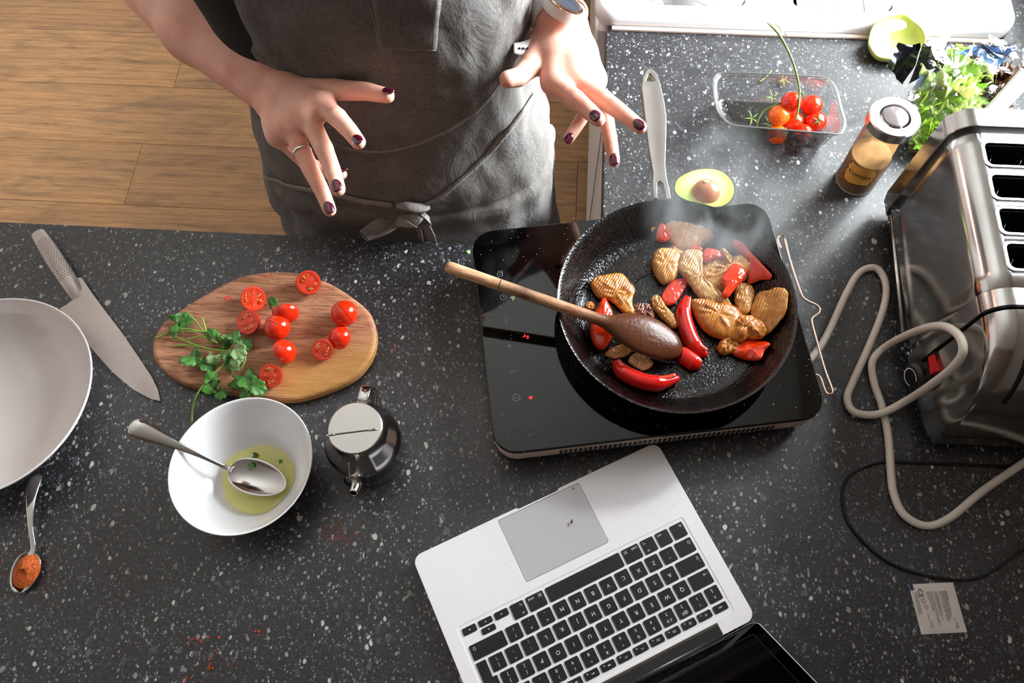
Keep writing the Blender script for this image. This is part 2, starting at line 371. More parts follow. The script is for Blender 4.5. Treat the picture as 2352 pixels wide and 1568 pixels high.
def box(name, x0, x1, y0, y1, z0, z1, mat, parent=None, bev=.0, seg=2):
    bm = bmesh.new(); bmesh.ops.create_cube(bm, size=1)
    for v in bm.verts:
        v.co = Vector((x0+(v.co.x+.5)*(x1-x0), y0+(v.co.y+.5)*(y1-y0), z0+(v.co.z+.5)*(z1-z0)))
    if bev: bmesh.ops.bevel(bm, geom=bm.edges[:], offset=bev, segments=seg, profile=.7, affect='EDGES')
    vs = [v.co.copy() for v in bm.verts]; bm.verts.index_update(); fs = [[v.index for v in f.verts] for f in bm.faces]; bm.free()
    return sharp(mk(name, vs, fs, mat, parent))
def catmull(pts, n=8, closed=False):
    pts = [Vector(p) for p in pts]; out = []
    N = len(pts); rng = N if closed else N-1
    for i in range(rng):
        if closed: p0, p1, p2, p3 = pts[(i-1) % N], pts[i], pts[(i+1) % N], pts[(i+2) % N]
        else: p0, p1, p2, p3 = pts[max(i-1, 0)], pts[i], pts[i+1], pts[min(i+2, N-1)]
        for k in range(n):
            t = k/n; t2 = t*t; t3 = t2*t
            out.append(.5*((2*p1)+(-p0+p2)*t+(2*p0-5*p1+4*p2-p3)*t2+(-p0+3*p1-3*p2+p3)*t3))
    if not closed: out.append(pts[-1])
    return out
def tube_mesh(pts, r, sides=10, closed=False, flat=1.0, up=None, caps=True):
    """r: number or list along pts; flat: height/width ratio of the section; returns verts, faces"""
    n = len(pts); rs = r if isinstance(r, (list, tuple)) else [r]*n
    vs, fs = [], []; prev = None
    for i in range(n):
        a = pts[(i-1) % n] if closed or i > 0 else pts[i]; b = pts[(i+1) % n] if closed or i < n-1 else pts[i]
        t = (Vector(b)-Vector(a)).normalized()
        if up is not None: s = t.cross(Vector(up)); 
        else:
            if prev is None: s = t.cross(Vector((0, 0, 1)) if abs(t.z) < .9 else Vector((1, 0, 0)))
            else: s = prev-t*prev.dot(t)
        s.normalize(); prev = s; w = s.cross(t).normalized()
        for k in range(sides):
            an = 2*math.pi*k/sides
            vs.append(Vector(pts[i])+s*math.cos(an)*rs[i]+w*math.sin(an)*rs[i]*flat)
    m = n if closed else n-1
    for i in range(m):
        for k in range(sides):
            a = i*sides+k; b = i*sides+(k+1) % sides; c = ((i+1) % n)*sides+(k+1) % sides; d = ((i+1) % n)*sides+k
            fs.append((a, b, c, d))
    if not closed and caps:
        fs.append(tuple(range(sides-1, -1, -1))); fs.append(tuple((n-1)*sides+k for k in range(sides)))
    return vs, fs
def tube(name, pts, r, mat, parent=None, sides=10, closed=False, flat=1., up=None, sm=8, caps=True):
    if sm:
        if isinstance(r, (list, tuple)):
            rv = catmull([Vector((x, 0, 0)) for x in r], sm, closed); r = [max(v.x, 1e-5) for v in rv]
        pts = catmull(pts, sm, closed)
    v, f = tube_mesh(pts, r, sides, closed, flat, up, caps)
    return mk(name, v, f, mat, parent)
def merge(*parts):
    V, F = [], []
    for v, f in parts:
        o = len(V); V += list(v); F += [tuple(i+o for i in ff) for ff in f]
    return V, F
def lathe_mesh(prof, c, n=64, wob=None, axis=None):
    """prof: (radius, height) list; c: base centre (world)"""
    vs, fs = [], []; q = axis.to_track_quat('Z', 'Y') if axis is not None else None
    for i, (r, h) in enumerate(prof):
        for k in range(n):
            a = 2*math.pi*k/n; rr = r*(1+(wob(a, i) if wob else 0))
            p = Vector((rr*math.cos(a), rr*math.sin(a), h)); 
            if q: p = q @ p
            vs.append(Vector(c)+p)
    for i in range(len(prof)-1):
        for k in range(n):
            fs.append((i*n+k, i*n+(k+1) % n, (i+1)*n+(k+1) % n, (i+1)*n+k))
    if prof[0][0] < 1e-6 or True:
        fs.append(tuple(range(n-1, -1, -1))) if prof[0][0] > 1e-6 else None
        if prof[-1][0] > 1e-6: fs.append(tuple((len(prof)-1)*n+k for k in range(n)))
    return vs, [f for f in fs if f]
def lathe(name, prof, c, mat, parent=None, n=64, wob=None, axis=None, sh=35, open_=False):
    v, f = lathe_mesh(prof, c, n, wob, axis)
    if open_: f = [q for q in f if len(q) == 4]
    return sharp(mk(name, v, f, mat, parent), sh)
def flat_mesh(outline, holes=(), t=.002, bev=.0, z=0.0, zf=None):
    """plate from an outline in world x,y; zf(x,y) adds height"""
    cu = bpy.data.curves.new('c', 'CURVE'); cu.dimensions = '2D'; cu.fill_mode = 'BOTH'; cu.extrude = max(t/2-bev, 1e-5); cu.bevel_depth = bev; cu.bevel_resolution = 2
    c0 = Vector(outline[0][:2]).to_3d()
    for pl in [outline]+list(holes):
        s = cu.splines.new('POLY'); s.points.add(len(pl)-1); s.use_cyclic_u = True
        for i, p in enumerate(pl): s.points[i].co = (p[0]-c0.x, p[1]-c0.y, 0, 1)
    if bev: cu.offset = -bev
    ob = bpy.data.objects.new('c', cu); COL.objects.link(ob)
    dg = bpy.context.evaluated_depsgraph_get(); dg.update()
    me = bpy.data.meshes.new_from_object(ob.evaluated_get(dg)); bpy.data.objects.remove(ob); bpy.data.curves.remove(cu)
    vs = []
    for v in me.vertices:
        x, y = v.co.x+c0.x, v.co.y+c0.y
        vs.append(Vector((x, y, z+t/2+v.co.z+(zf(x, y) if zf else 0))))
    fs = [tuple(p.vertices) for p in me.polygons]; bpy.data.meshes.remove(me)
    bm = bmesh.new(); bv = [bm.verts.new(v) for v in vs]
    for f in fs:
        try: bm.faces.new([bv[i] for i in f])
        except ValueError: pass
    bmesh.ops.remove_doubles(bm, verts=bm.verts, dist=1e-6); bm.verts.index_update()
    vs = [v.co.copy() for v in bm.verts]; fs = [[v.index for v in f.verts] for f in bm.faces]; bm.free()
    return vs, fs
def flat(name, outline, t, z, mat, parent=None, holes=(), bev=.0, zf=None):
    v, f = flat_mesh(outline, holes, t, bev, z, zf)
    return sharp(mk(name, v, f, mat, parent), 22)
def rrect(x0, x1, y0, y1, r, n=6):
    out = []
    for cx, cy, a0 in ((x1-r, y1-r, 0), (x0+r, y1-r, 90), (x0+r, y0+r, 180), (x1-r, y0+r, 270)):
        for k in range(n+1):
            a = math.radians(a0+90*k/n); out.append((cx+r*math.cos(a), cy+r*math.sin(a)))
    return out
_txt = {}
def text_mesh(s, size):
    if s not in _txt:
        cu = bpy.data.curves.new('t', 'FONT'); cu.body = s; cu.size = 1; cu.align_x = 'CENTER'; cu.align_y = 'CENTER'; cu.resolution_u = 3
        ob = bpy.data.objects.new('t', cu); COL.objects.link(ob)
        dg = bpy.context.evaluated_depsgraph_get(); dg.update()
        me = bpy.data.meshes.new_from_object(ob.evaluated_get(dg)); bpy.data.objects.remove(ob); bpy.data.curves.remove(cu)
        _txt[s] = ([v.co.copy() for v in me.vertices], [tuple(p.vertices) for p in me.polygons]); bpy.data.meshes.remove(me)
    v, f = _txt[s]; return [x*size for x in v], f
def place2(vf, o, ux, vx, n=None):
    """place a flat mesh: local x along ux, y along vx, from origin o"""
    return [Vector(o)+ux*p.x+vx*p.y+(n*p.z if n else Vector((0, 0, 0))) for p in vf[0]], vf[1]
def nz(p, s, seed=0): return mn.noise(Vector(p)*s+Vector((seed*7.3, seed*3.1, seed*1.7)))
def ell(c, rx, ry, rz, n=12, m=8, rot=None):
    vs, fs = [], []
    for i in range(m+1):
        ph = math.pi*i/m
        for k in range(n):
            a = 2*math.pi*k/n; p = Vector((rx*math.sin(ph)*math.cos(a), ry*math.sin(ph)*math.sin(a), rz*math.cos(ph)))
            vs.append(Vector(c)+(rot @ p if rot else p))
    for i in range(m):
        for k in range(n): fs.append((i*n+k, (i+1)*n+k, (i+1)*n+(k+1) % n, i*n+(k+1) % n))
    return vs, fs
def clean(o, d=1e-6):
    bm = bmesh.new(); bm.from_mesh(o.data); bmesh.ops.remove_doubles(bm, verts=bm.verts, dist=d); bmesh.ops.recalc_face_normals(bm, faces=bm.faces); bm.to_mesh(o.data); bm.free(); return o
def reorient(o, ang):
    """turn a mesh's own axes by ang about Z without moving it (grain direction)"""
    o.data.transform(Matrix.Rotation(-ang, 4, 'Z')); o.rotation_euler.z = ang; return o

# ------------------------------------------------------------------ setting
FY = .556; RXE = .072          # front edge of the peninsula, left edge of the right-hand worktop
# floor of single planks
fl = root('floor', None, None, (0, 0, 0)); tag(fl, kind='structure')
pl_w = .207; pm = None
rr = random.Random(3)
for j in range(-1, 9):
    y0 = 1.165 + (j-3)*pl_w
    xoff = {3: -1.17, 4: -1.98, 5: -1.13, 6: -.75}.get(j, -2.6+rr.random()*1.2)
    x = xoff - 1.24*math.ceil((xoff+2.5)/1.24)
    while x < .16:
        x1 = x+1.24
        if pm is None:
            pm = box('plank', 0, 1.2388, 0, pl_w-.0009, -.012, 0, M['floor'], fl, bev=.0006, seg=1); o = pm
        else: o = pm.copy(); COL.objects.link(o)
        o.location = (x, y0, 0); x = x1
box('subfloor', -3.2, 1.0, -1.2, 3.0, -.05, -.0121, M['wall'], fl)
# right wall with its window
wr = root('wall_right', None, None, (WX, 0, 0)); tag(wr, kind='structure')
zt = CZ+1.515
box('wall_panel', WX, WX+.12, -1.2, WY0, 0, zt, M['wall'], wr); box('wall_panel', WX, WX+.12, WY1, 2.6, 0, zt, M['wall'], wr)
box('wall_panel', WX, WX+.12, WY0, WY1, 0, CZ+WZ0, M['wall'], wr); box('wall_panel', WX, WX+.12, WY0, WY1, CZ+WZ1, zt, M['wall'], wr)
wn = root('window_1', None, None, (WX+.06, (WY0+WY1)/2, CZ+WZ0)); tag(wn, kind='structure')
fw = .035
for a in ((WY0, WY0+fw, WZ0, WZ1), (WY1-fw, WY1, WZ0, WZ1), (WY0+fw, WY1-fw, WZ0, WZ0+fw), (WY0+fw, WY1-fw, WZ1-fw, WZ1)):
    box('frame_bar', WX+.05, WX+.09, a[0], a[1], CZ+a[2], CZ+a[3], M['white_paint'], wn, bev=.003)
box('pane', WX+.068, WX+.072, WY0+fw, WY1-fw, CZ+WZ0+fw, CZ+WZ1-fw, M['pane'], wn)
box('sill', WX-.03, WX+.05, WY0-.02, WY1+.02, CZ+WZ0-.02, CZ+WZ0, M['white_paint'], wn, bev=.003)

cl = box('ceiling', -3.2, WX+.12, -1.4, 2.72, CZ+1.52, CZ+1.60, M['white_wall']); tag(cl, kind='structure')
wb = box('wall_back', -1.2, WX+.12, 2.6, 2.72, 0, CZ+1.52, M['white_wall']); tag(wb, kind='structure')
wf = box('wall_front_unseen', -3.2, WX+.12, -1.32, -1.2, 0, CZ+1.52, M['taupe_wall']); tag(wf, kind='structure')  # unseen wall, added in a dark tone to block ambient light from the front
# worktop (one continuous L)
SY0 = .958; SY1 = 1.46; SXR = .672
ol = [(-1.7, -.16), (WX, -.16), (WX, 2.4), (RXE, 2.4), (RXE, SY1+.004), (SXR, SY1+.004), (SXR, SY0), (RXE, SY0), (RXE, FY), (-1.7, FY)]
wt = flat('worktop', ol, .038, CZ-.038, M['granite'], bev=.002)
tag(wt, 'speckled black stone-effect worktop running in an L round the kitchen corner', 'worktop')
# base cabinets under it
cb = root('base_cabinet', 'white base cabinet run under the right-hand worktop, beside the floor', 'cabinet', (.4, 1.4, 0))
box('carcass', .11, .78, .54, SY0-.01, .10, CZ-.04, M['white_paint'], cb); box('carcass', .11, .78, SY1+.01, 2.38, .10, CZ-.04, M['white_paint'], cb); box('carcass', .11, .78, SY0-.0095, SY1+.0095, .10, CZ-.21, M['white_paint'], cb)
for k, (a, b_) in enumerate(((.60, .955), (.958, 1.455), (1.458, 2.0), (2.003, 2.38))):
    dd = box('door', .092, .109, a+.0015, b_-.0015, .10, CZ-.045, M['white_paint'], cb, bev=.0015)
    box('edge_bead', .0895, .0915, a+.05, a+.054, .16, CZ-.10, M['white_paint'], dd)
box('plinth', .13, .78, .60, 2.38, 0, .10, M['black'], cb)
pc = root('peninsula_cabinet', 'white panelled cabinet carrying the front worktop where the cook stands', 'cabinet', (-.5, .3, 0))
box('carcass', -1.65, .60, -.10, .50, .10, CZ-.04, M['white_paint'], pc); box('plinth', -1.6, .6, -.05, .45, 0, .1, M['black'], pc)
for k in range(4): box('door', -1.65+k*.43+.002, -1.65+(k+1)*.43-.002, .502, .52, .10, CZ-.045, M['white_paint'], pc, bev=.0015)

# sink
def z3(pts, h): return [Vector((x, y, CZ+h)) for x, y in pts]
sk = root('sink', 'thick-rimmed white ceramic double sink set at the far end of the worktop', 'sink', (.38, 1.2, CZ-.2))
rim_h = .026; bx = [(.125, .293, SY0+.062, SY1-.06), (.362, .515, SY0+.066, SY1-.06)]
pB = P(1718, 8, rim_h); pC = P(1825, 11, rim_h); pD = P(2062, 17, rim_h)
bx = [(.12, pB.x, pB.y, SY1-.06), (pC.x, pD.x, pC.y, SY1-.06)]
v1 = flat_mesh(rrect(.052, .688, SY0-.004, SY1, .035, 8), [rrect(a, b_, c, d, .022, 6) for a, b_, c, d in bx], .036, .014, CZ-.010)
sharp(mk('rim', v1[0], v1[1], M['ceramic'], sk), 50)
for a, b_, c, d in bx:
    vs, fs = [], []; n = 28
    for lv, (ins, h) in enumerate(((-.0006, .012), (.004, -.02), (.008, -.13), (.02, -.16), (.05, -.168))):
        vs += z3(rrect(a+ins, b_-ins, c+ins, d-ins, max(.022, .03), 6), h)
    n = len(vs)//5
    for i in range(4):
        for k in range(n): fs.append((i*n+k, i*n+(k+1) % n, (i+1)*n+(k+1) % n, (i+1)*n+k))
    fs.append(tuple(4*n+k for k in range(n)))
    bs = mk('basin', vs, fs, M['ceramic'], sk)
box('apron_front', .055, .104, SY0+.0, SY1-.005, CZ-.19, CZ-.008, M['ceramic'], sk, bev=.012, seg=3)
# drying rack lying in the right bowl and a bowl in the left one
rk = root('sink_rack', 'thin grey wire rack lying inside the right-hand bowl of the sink', 'rack', (0.5, 1.25, CZ-.06))
a, b_, c, d = bx[1]
for k in range(6):
    xx = a+.02+(b_-a-.04)*k/5
    tube('wire', [(xx, c+.012, CZ-.035), (xx, d-.02, CZ-.035)], .0016, M['steel'], rk, 6, sm=0)
for yy in (c+.012, c+.12, d-.02): tube('crossbar', [(a+.012, yy, CZ-.038), (b_-.012, yy, CZ-.038)], .0018, M['steel'], rk, 6, sm=0)
a, b_, c, d = bx[0]
lathe('steel_bowl', [(0.0, .002), (.035, .0), (.05, .02), (.066, .06), (.068, .062), (.064, .06), (.048, .022), (.033, .004), (0, .004)], (b_-.078, c+.085, CZ-.166), M['steel'])
tag(bpy.data.objects['steel_bowl'], 'shiny metal bowl standing in the left-hand bowl of the sink', 'bowl')
# sealing strip in front of the sink
tag(box('sealant_strip', .08, .672, SY0-.012, SY0-.0045, CZ+.0002, CZ+.004, M['beige'], bev=.0012), 'cream sealing strip along the foot of the white sink', 'strip')

# ------------------------------------------------------------------ the cook
def solid(o, t, off=0): m_ = o.modifiers.new('t', 'SOLIDIFY'); m_.thickness = t; m_.offset = off; return o
def sdf_mesh(chains, res, k_link, k_between, pad=.02):
    """chains: list of (list of (a, b, ra, rb), group). group 0 = palm/arm mass, others are fingers"""
    allc = [c for ch, gidx in chains for c in ch]
    A = np.array([list(c[0]) for c in allc]+[list(c[1]) for c in allc]); R_ = np.array([c[2] for c in allc]+[c[3] for c in allc])
    lo_ = (A-R_[:, None]).min(0)-pad; hi = (A+R_[:, None]).max(0)+pad
    nx, ny, nz_ = [int(math.ceil(v)) for v in (hi-lo_)/res]
    X, Y, Z_ = np.meshgrid(*[np.arange(n, dtype=np.float32)*res+l for n, l in zip((nx, ny, nz_), lo_)], indexing='ij')
    def cone(c):
        a, b, ra, rb = np.array(c[0], np.float32), np.array(c[1], np.float32), c[2], c[3]
        ab = b-a; L2 = float(ab@ab)+1e-12
        px, py, pz = X-a[0], Y-a[1], Z_-a[2]
        t_ = np.clip((px*ab[0]+py*ab[1]+pz*ab[2])/L2, 0, 1)
        return np.sqrt((px-t_*ab[0])**2+(py-t_*ab[1])**2+(pz-t_*ab[2])**2)-(ra+(rb-ra)*t_)
    def smin(a, b, k):
        h = np.clip(.5+.5*(b-a)/k, 0, 1); return b*(1-h)+a*h-k*h*(1-h)
    palm = None; fing = []
    for ch, gi in chains:
        d = None
        for c in ch:
            e = cone(c); d = e if d is None else (smin(d, e, k_link) if gi == 0 else np.minimum(d, e))
        if gi == 0: palm = d if palm is None else smin(palm, d, k_link)
        else: fing.append(d)
    F = palm
    for d in fing: F = smin(F, d, k_between) if F is not None else d
    S = F < 0
    c8 = [S[i:nx-1+i, j:ny-1+j, k:nz_-1+k] for i in (0, 1) for j in (0, 1) for k in (0, 1)]
    cnt = sum(c.astype(np.int8) for c in c8); act = (cnt > 0) & (cnt < 8)
    idx = -np.ones(act.shape, np.int64); I = np.argwhere(act); idx[act] = np.arange(len(I))
    acc = np.zeros((len(I), 3)); num = np.zeros(len(I))
    cor = [(i, j, k) for i in (0, 1) for j in (0, 1) for k in (0, 1)]
    for a in cor:
        for ax in range(3):
            if a[ax]: continue
            b = list(a); b[ax] = 1
            fa = F[I[:, 0]+a[0], I[:, 1]+a[1], I[:, 2]+a[2]]; fb = F[I[:, 0]+b[0], I[:, 1]+b[1], I[:, 2]+b[2]]
            m = (fa < 0) != (fb < 0); t_ = np.where(m, fa/np.where(fa == fb, 1, fa-fb), 0)
            p = np.tile(np.array(a, float), (len(I), 1)); p[:, ax] += t_
            acc[m] += p[m]; num[m] += 1
    V = (I+acc/num[:, None])*res+lo_
    faces = []
    for ax in range(3):
        s0 = [slice(1, n-1) for n in (nx, ny, nz_)]
        a_ = tuple(slice(0, nx-1) if ax == 0 and i == 0 else slice(0, ny-1) if ax == 1 and i == 1 else slice(0, nz_-1) if ax == 2 and i == 2 else s0[i] for i in range(3))
        b_ = tuple(slice(1, nx) if ax == 0 and i == 0 else slice(1, ny) if ax == 1 and i == 1 else slice(1, nz_) if ax == 2 and i == 2 else s0[i] for i in range(3))
        E_ = np.argwhere(S[a_] != S[b_]); off = np.array([s.start for s in a_]); E_ = E_+off
        o1, o2 = [i for i in range(3) if i != ax]
        q = []
        for d1, d2 in ((0, 0), (1, 0), (1, 1), (0, 1)):
            c = E_.copy(); c[:, o1] -= d1; c[:, o2] -= d2
            c = np.minimum(c, np.array(act.shape)-1); q.append(idx[c[:, 0], c[:, 1], c[:, 2]])
        q = np.stack(q, 1); ins = S[E_[:, 0], E_[:, 1], E_[:, 2]]
        flip = ins if ax != 1 else ~ins
        q = np.where(flip[:, None], q, q[:, ::-1]); faces.append(q[(q >= 0).all(1)])
    Fc = np.concatenate(faces)
    # light smoothing
    for it in range(3):
        s = np.zeros_like(V); n = np.zeros(len(V))
        for i in range(4):
            np.add.at(s, Fc[:, i], V[Fc[:, (i+1) % 4]]); np.add.at(n, Fc[:, i], 1)
            np.add.at(s, Fc[:, i], V[Fc[:, (i-1) % 4]]); np.add.at(n, Fc[:, i], 1)
        V = V*.4+(s/n[:, None])*.6
    return V, Fc
def npmesh(name, V, Fc, mat, org, parent=None, quads=True):
    me = bpy.data.meshes.new(name); k = Fc.shape[1]
    me.vertices.add(len(V)); me.vertices.foreach_set('co', (V-np.array(org)).astype(np.float32).ravel())
    me.loops.add(Fc.size); me.loops.foreach_set('vertex_index', Fc.astype(np.int32).ravel())
    me.polygons.add(len(Fc)); me.polygons.foreach_set('loop_start', np.arange(len(Fc), dtype=np.int32)*k)
    me.polygons.foreach_set('use_smooth', [True]*len(Fc)); me.update(calc_edges=True); me.validate()
    me.materials.append(mat)
    o = bpy.data.objects.new(name, me); COL.objects.link(o)
    if parent: o.parent = parent
    else: o.location = org
    return o
def chain(pts, rs): return [(pts[i], pts[i+1], rs[i], rs[i+1]) for i in range(len(pts)-1)]
BX, BY = -.215, .70
def V3(x, y, h): return Vector((x, y, CZ+h))
# person's right arm (left in the picture): joints as pixel + distance along the view axis
def J(l, dz=0.): return [D(a[0], a[1], a[2]+dz) for a in l]
sho_r = V3(-.385, .78, .50); sho_l = V3(-.045, .79, .50)
elb_r = D(372, -45, .965); wri_r = D(632, 212, .893)
elb_l = D(1122, -190, 1.0); wri_l = D(1277, 28, .905)
handR = dict(
    thumb=(J([(668, 208, .915), (770, 206, .892), (842, 210, .878), (890, 220, .868)], -.034), [.014, .0115, .0098, .0080]),
    index=(J([(742, 243, .886), (775, 270, .862), (803, 300, .846), (823, 326, .836)], -.034), [.0112, .0102, .0088, .0078]),
    middle=(J([(706, 268, .888), (744, 342, .868), (765, 394, .858), (777, 434, .853)], -.034), [.0112, .0100, .0088, .0078]),
    ring=(J([(668, 292, .896), (712, 386, .882), (740, 440, .874), (757, 482, .870)], -.034), [.0105, .0094, .0084, .0074]),
    little=(J([(640, 312, .908), (700, 372, .925), (752, 396, .915), (784, 400, .90)], -.034), [.0098, .0084, .0074, .0066]))
handL = dict(
    thumb=(J([(1238, 108, .895), (1218, 152, .876), (1190, 178, .862), (1166, 182, .855)]), [.015, .0125, .0105, .0096]),
    index=(J([(1272, 190, .874), (1322, 230, .850), (1354, 256, .838), (1374, 274, .832)]), [.0118, .0108, .0092, .0080]),
    middle=(J([(1322, 182, .876), (1386, 228, .860), (1432, 262, .850), (1470, 292, .845)]), [.0112, .0102, .0088, .0076]),
    ring=(J([(1352, 180, .884), (1390, 262, .898), (1402, 322, .892), (1410, 370, .888)]), [.0104, .0092, .0082, .0072]),
    little=(J([(1366, 186, .892), (1352, 246, .915), (1326, 288, .912), (1306, 318, .908)]), [.0100, .0082, .0074, .0068]))
def arm_mass(elb, wri, hand, sho, side):
    """forearm, wrist and palm as overlapping tapered volumes"""
    out = []
    ax = (wri-elb).normalized(); ac = (hand['little'][0][0]-hand['index'][0][0]).normalized()
    ac = (ac-ax*ac.dot(ax)).normalized()
    mid = elb.lerp(wri, .38)
    for s, o in ((-1, .011), (1, .011)):
        out.append([(elb+ac*s*o*.9, mid+ac*s*o, .041, .041), (mid+ac*s*o, wri+ac*s*o*.95, .041, .0185)])
    up = elb.lerp(sho, .25); out.append([(elb, up, .044, .046)])
    wr = wri+ax*.012
    rad = {'index': .0135, 'middle': .0125, 'ring': .0120, 'little': .0125}
    for i, f in enumerate(('index', 'middle', 'ring', 'little')):
        base = wr+ac*(i-1.5)*.0095
        k = hand[f][0][0]; out.append([(base, base.lerp(k, .55), .0165, rad[f]+.0005), (base.lerp(k, .55), k, rad[f]+.0005, hand[f][1][0])])
        if i < 3:
            nk = hand[('middle', 'ring', 'little')[i]][0][0]; out.append([(k.lerp(wr, .2), nk.lerp(wr, .2), .0095, .0095)])
    t0 = hand['thumb'][0][0]; out.append([(wr.lerp(hand['index'][0][0], .15), t0, .017, hand['thumb'][1][0])])
    t1 = hand['thumb'][0][1]; ib = hand['index'][0][0].lerp(wr, .45); out.append([(t0, ib, .013, .012)]); out.append([(t1.lerp(t0, .45), ib, .0085, .010)])
    return out
def build_arm(elb, wri, hand, sho, side):
    ch = [(c, 0) for c in arm_mass(elb, wri, hand, sho, side)]
    for i, (f, (p, r)) in enumerate(hand.items()):
        cc = chain(p, r)
        cc += [(p[1], p[1]-RF*.0012, r[1]*1.06, r[1]*1.02)]     # knuckle
        if f != 'thumb': ch.append(([(p[0]-RF*.003, p[0].lerp(p[1], .12)-RF*.0025, r[0]*1.02, r[0]*.95), (p[0]-RF*.0035, p[0].lerp(wri, .7)-RF*(.0115), r[0]*.62, .0045)], 0))
        ch.append((cc, i+1))
    return sdf_mesh(ch, .0021, .012, .0035)
VR, FR_ = build_arm(elb_r, wri_r, handR, sho_r, -1)
VL, FL_ = build_arm(elb_l, wri_l, handL, sho_l, 1)
# torso, neck, head, legs in one coarse field
def H(x, y, h): return V3(BX+x, BY+y, h)
tors = []
for s in (-1, 1):
    tors.append(([(H(s*.075, .01, -.10), H(s*.062, .01, .10), .102, .088), (H(s*.062, .01, .10), H(s*.072, .02, .34), .088, .095), (H(s*.072, .02, .34), H(s*.09, .06, .45), .095, .07)], 0))
    tors.append(([(H(s*.085, .02, -.12), H(s*.10, .02, -.45), .092, .06), (H(s*.10, .02, -.45), H(s*.11, .04, -.80), .058, .04), (H(s*.11, .04, -.82), H(s*.12, -.08, -.865), .038, .03)], 0))
tors.append(([(H(0, .05, .48), H(0, .04, .58), .06, .052)], 0))
tors.append(([(H(0, .03, .66), H(0, .045, .70), .072, .082), (H(0, -.02, .62), H(0, .0, .66), .048, .066)], 0))
tors.append(([(H(0, -.062, .655), H(0, -.050, .685), .013, .009)], 0))          # nose
for s in (-1, 1): tors.append(([(H(s*.082, .04, .65), H(s*.084, .045, .68), .012, .016)], 0))   # ears
tors.append(([(H(0, -.052, .622), H(0, -.054, .615), .018, .016)], 0))
for sh, el in ((sho_r, elb_r), (sho_l, elb_l)):
    tors.append(([(sh-Vector((0, 0, .02)), el, .050, .0445)], 0)); tors.append(([(H(0, .06, .45), sh-Vector((0, 0, .02)), .07, .052)], 0))
VT, FT = sdf_mesh(tors, .009, .03, .01)
Vb = np.concatenate([VT, VR, VL]); Fb = np.concatenate([FT, FR_+len(VT), FL_+len(VT)+len(VR)])
pers = root('person', 'person in a grey linen apron over a black t-shirt, both hands spread above the worktop', 'person', (BX, BY, 0))
body = npmesh('body', Vb, Fb, M['skin'], (BX, BY, 0), pers)
bvh_body = BVHTree.FromPolygons([Vector(v) for v in np.concatenate([VR, VL])], [tuple(int(i) for i in f) for f in np.concatenate([FR_, FL_+len(VR)])])
# face
for s in (-1, 1):
    e = mk('eye', *ell(H(s*.030, -.050, .688), .0105, .008, .0065), M['ceramic'], pers); v = ell(H(s*.030, -.0565, .686), .0045, .002, .0045); mk('iris', *v, M['hair'], e)
    mk('eyelid', *ell(H(s*.030, -.0505, .6925), .0125, .0092, .0058), M['skin'], pers); mk('eyebrow', *ell(H(s*.031, -.056, .705), .014, .003, .0022), M['hair'], pers)
mk('mouth', *ell(H(0, -.071, .628), .020, .006, .006), plain('lips', rgb(170, 90, 84), .4), pers)
hv, hf = sdf_mesh([([(H(0, .045, .685), H(0, .055, .725), .086, .082), (H(0, .09, .67), H(0, .115, .60), .076, .05), (H(0, .115, .60), H(0, .12, .42), .045, .022), (H(-.05, .05, .70), H(-.07, .07, .60), .04, .02), (H(.05, .05, .70), H(.07, .07, .60), .04, .02)], 0)], .008, .02, .01)
npmesh('hair', hv, hf, M['hair'], (BX, BY, 0), pers)
# nails
def nail(px, py, hand, f, w=.0059, ln=.0072, lift=0.):
    p, r = hand[f]; ax = (p[3]-p[2]).normalized()
    d = ray(px, py).normalized(); hit = bvh_body.ray_cast(CAM, d)
    if hit[0] is None: return
    pos, n = hit[0], hit[1]
    if n.dot(d) > 0: n = -n
    c = p[3]+(pos-p[3]).dot(ax)*ax; n = (pos-c); n = (n-ax*n.dot(ax)).normalized()
    sd_ = ax.cross(n).normalized(); rr = r[3]
    vs, fs = [], []; nu, nv = 9, 9
    for i in range(nu):
        for j in range(nv):
            u = -1+2*i/(nu-1); q = -1+2*j/(nv-1)
            # squircle outline
            uu = u*math.sqrt(max(0, 1-q*q*.42)); qq = q*math.sqrt(max(0, 1-u*u*.42))
            an = qq*w/rr; 
            vs.append(c+ax*(uu*ln)+(n*math.cos(an)+sd_*math.sin(an))*(rr+.0009-.0007*(u*u)**2-.0005*abs(q)**3))
    for i in range(nu-1):
        for j in range(nv-1): fs.append((i*nv+j, (i+1)*nv+j, (i+1)*nv+j+1, i*nv+j+1))
    o = mk('fingernail', vs, fs, M['nail'], pers); md = o.modifiers.new('t', 'SOLIDIFY'); md.thickness = .0009; md.offset = -1
    return o
for a in ((893, 209, 'thumb'), (821, 322, 'index'), (772, 426, 'middle'), (755, 477, 'ring'), (790, 396, 'little')): nail(a[0], a[1], handR, a[2])
for a in ((1366, 264, 'index'), (1468, 285, 'middle'), (1411, 366, 'ring'), (1306, 318, 'little')): nail(a[0], a[1], handL, a[2])
# ring on the person's right ring finger
p, r = handR['ring']; c = p[0].lerp(p[1], .60); ax = (p[1]-p[0]).normalized(); q = ax.to_track_quat('Z', 'Y')
rv = [(.0094, -.0018), (.0106, -.0016), (.0109, 0), (.0106, .0016), (.0094, .0018)]
vs, fs = lathe_mesh(rv, c, 32, axis=ax); fs = [f for f in fs if len(f) == 4]
for k in range(32): fs.append((4*32+k, 4*32+(k+1) % 32, (k+1) % 32, k))
tag(mk('finger_ring', vs, fs, M['silver']), 'plain silver ring on the ring finger above the grey apron', 'ring')
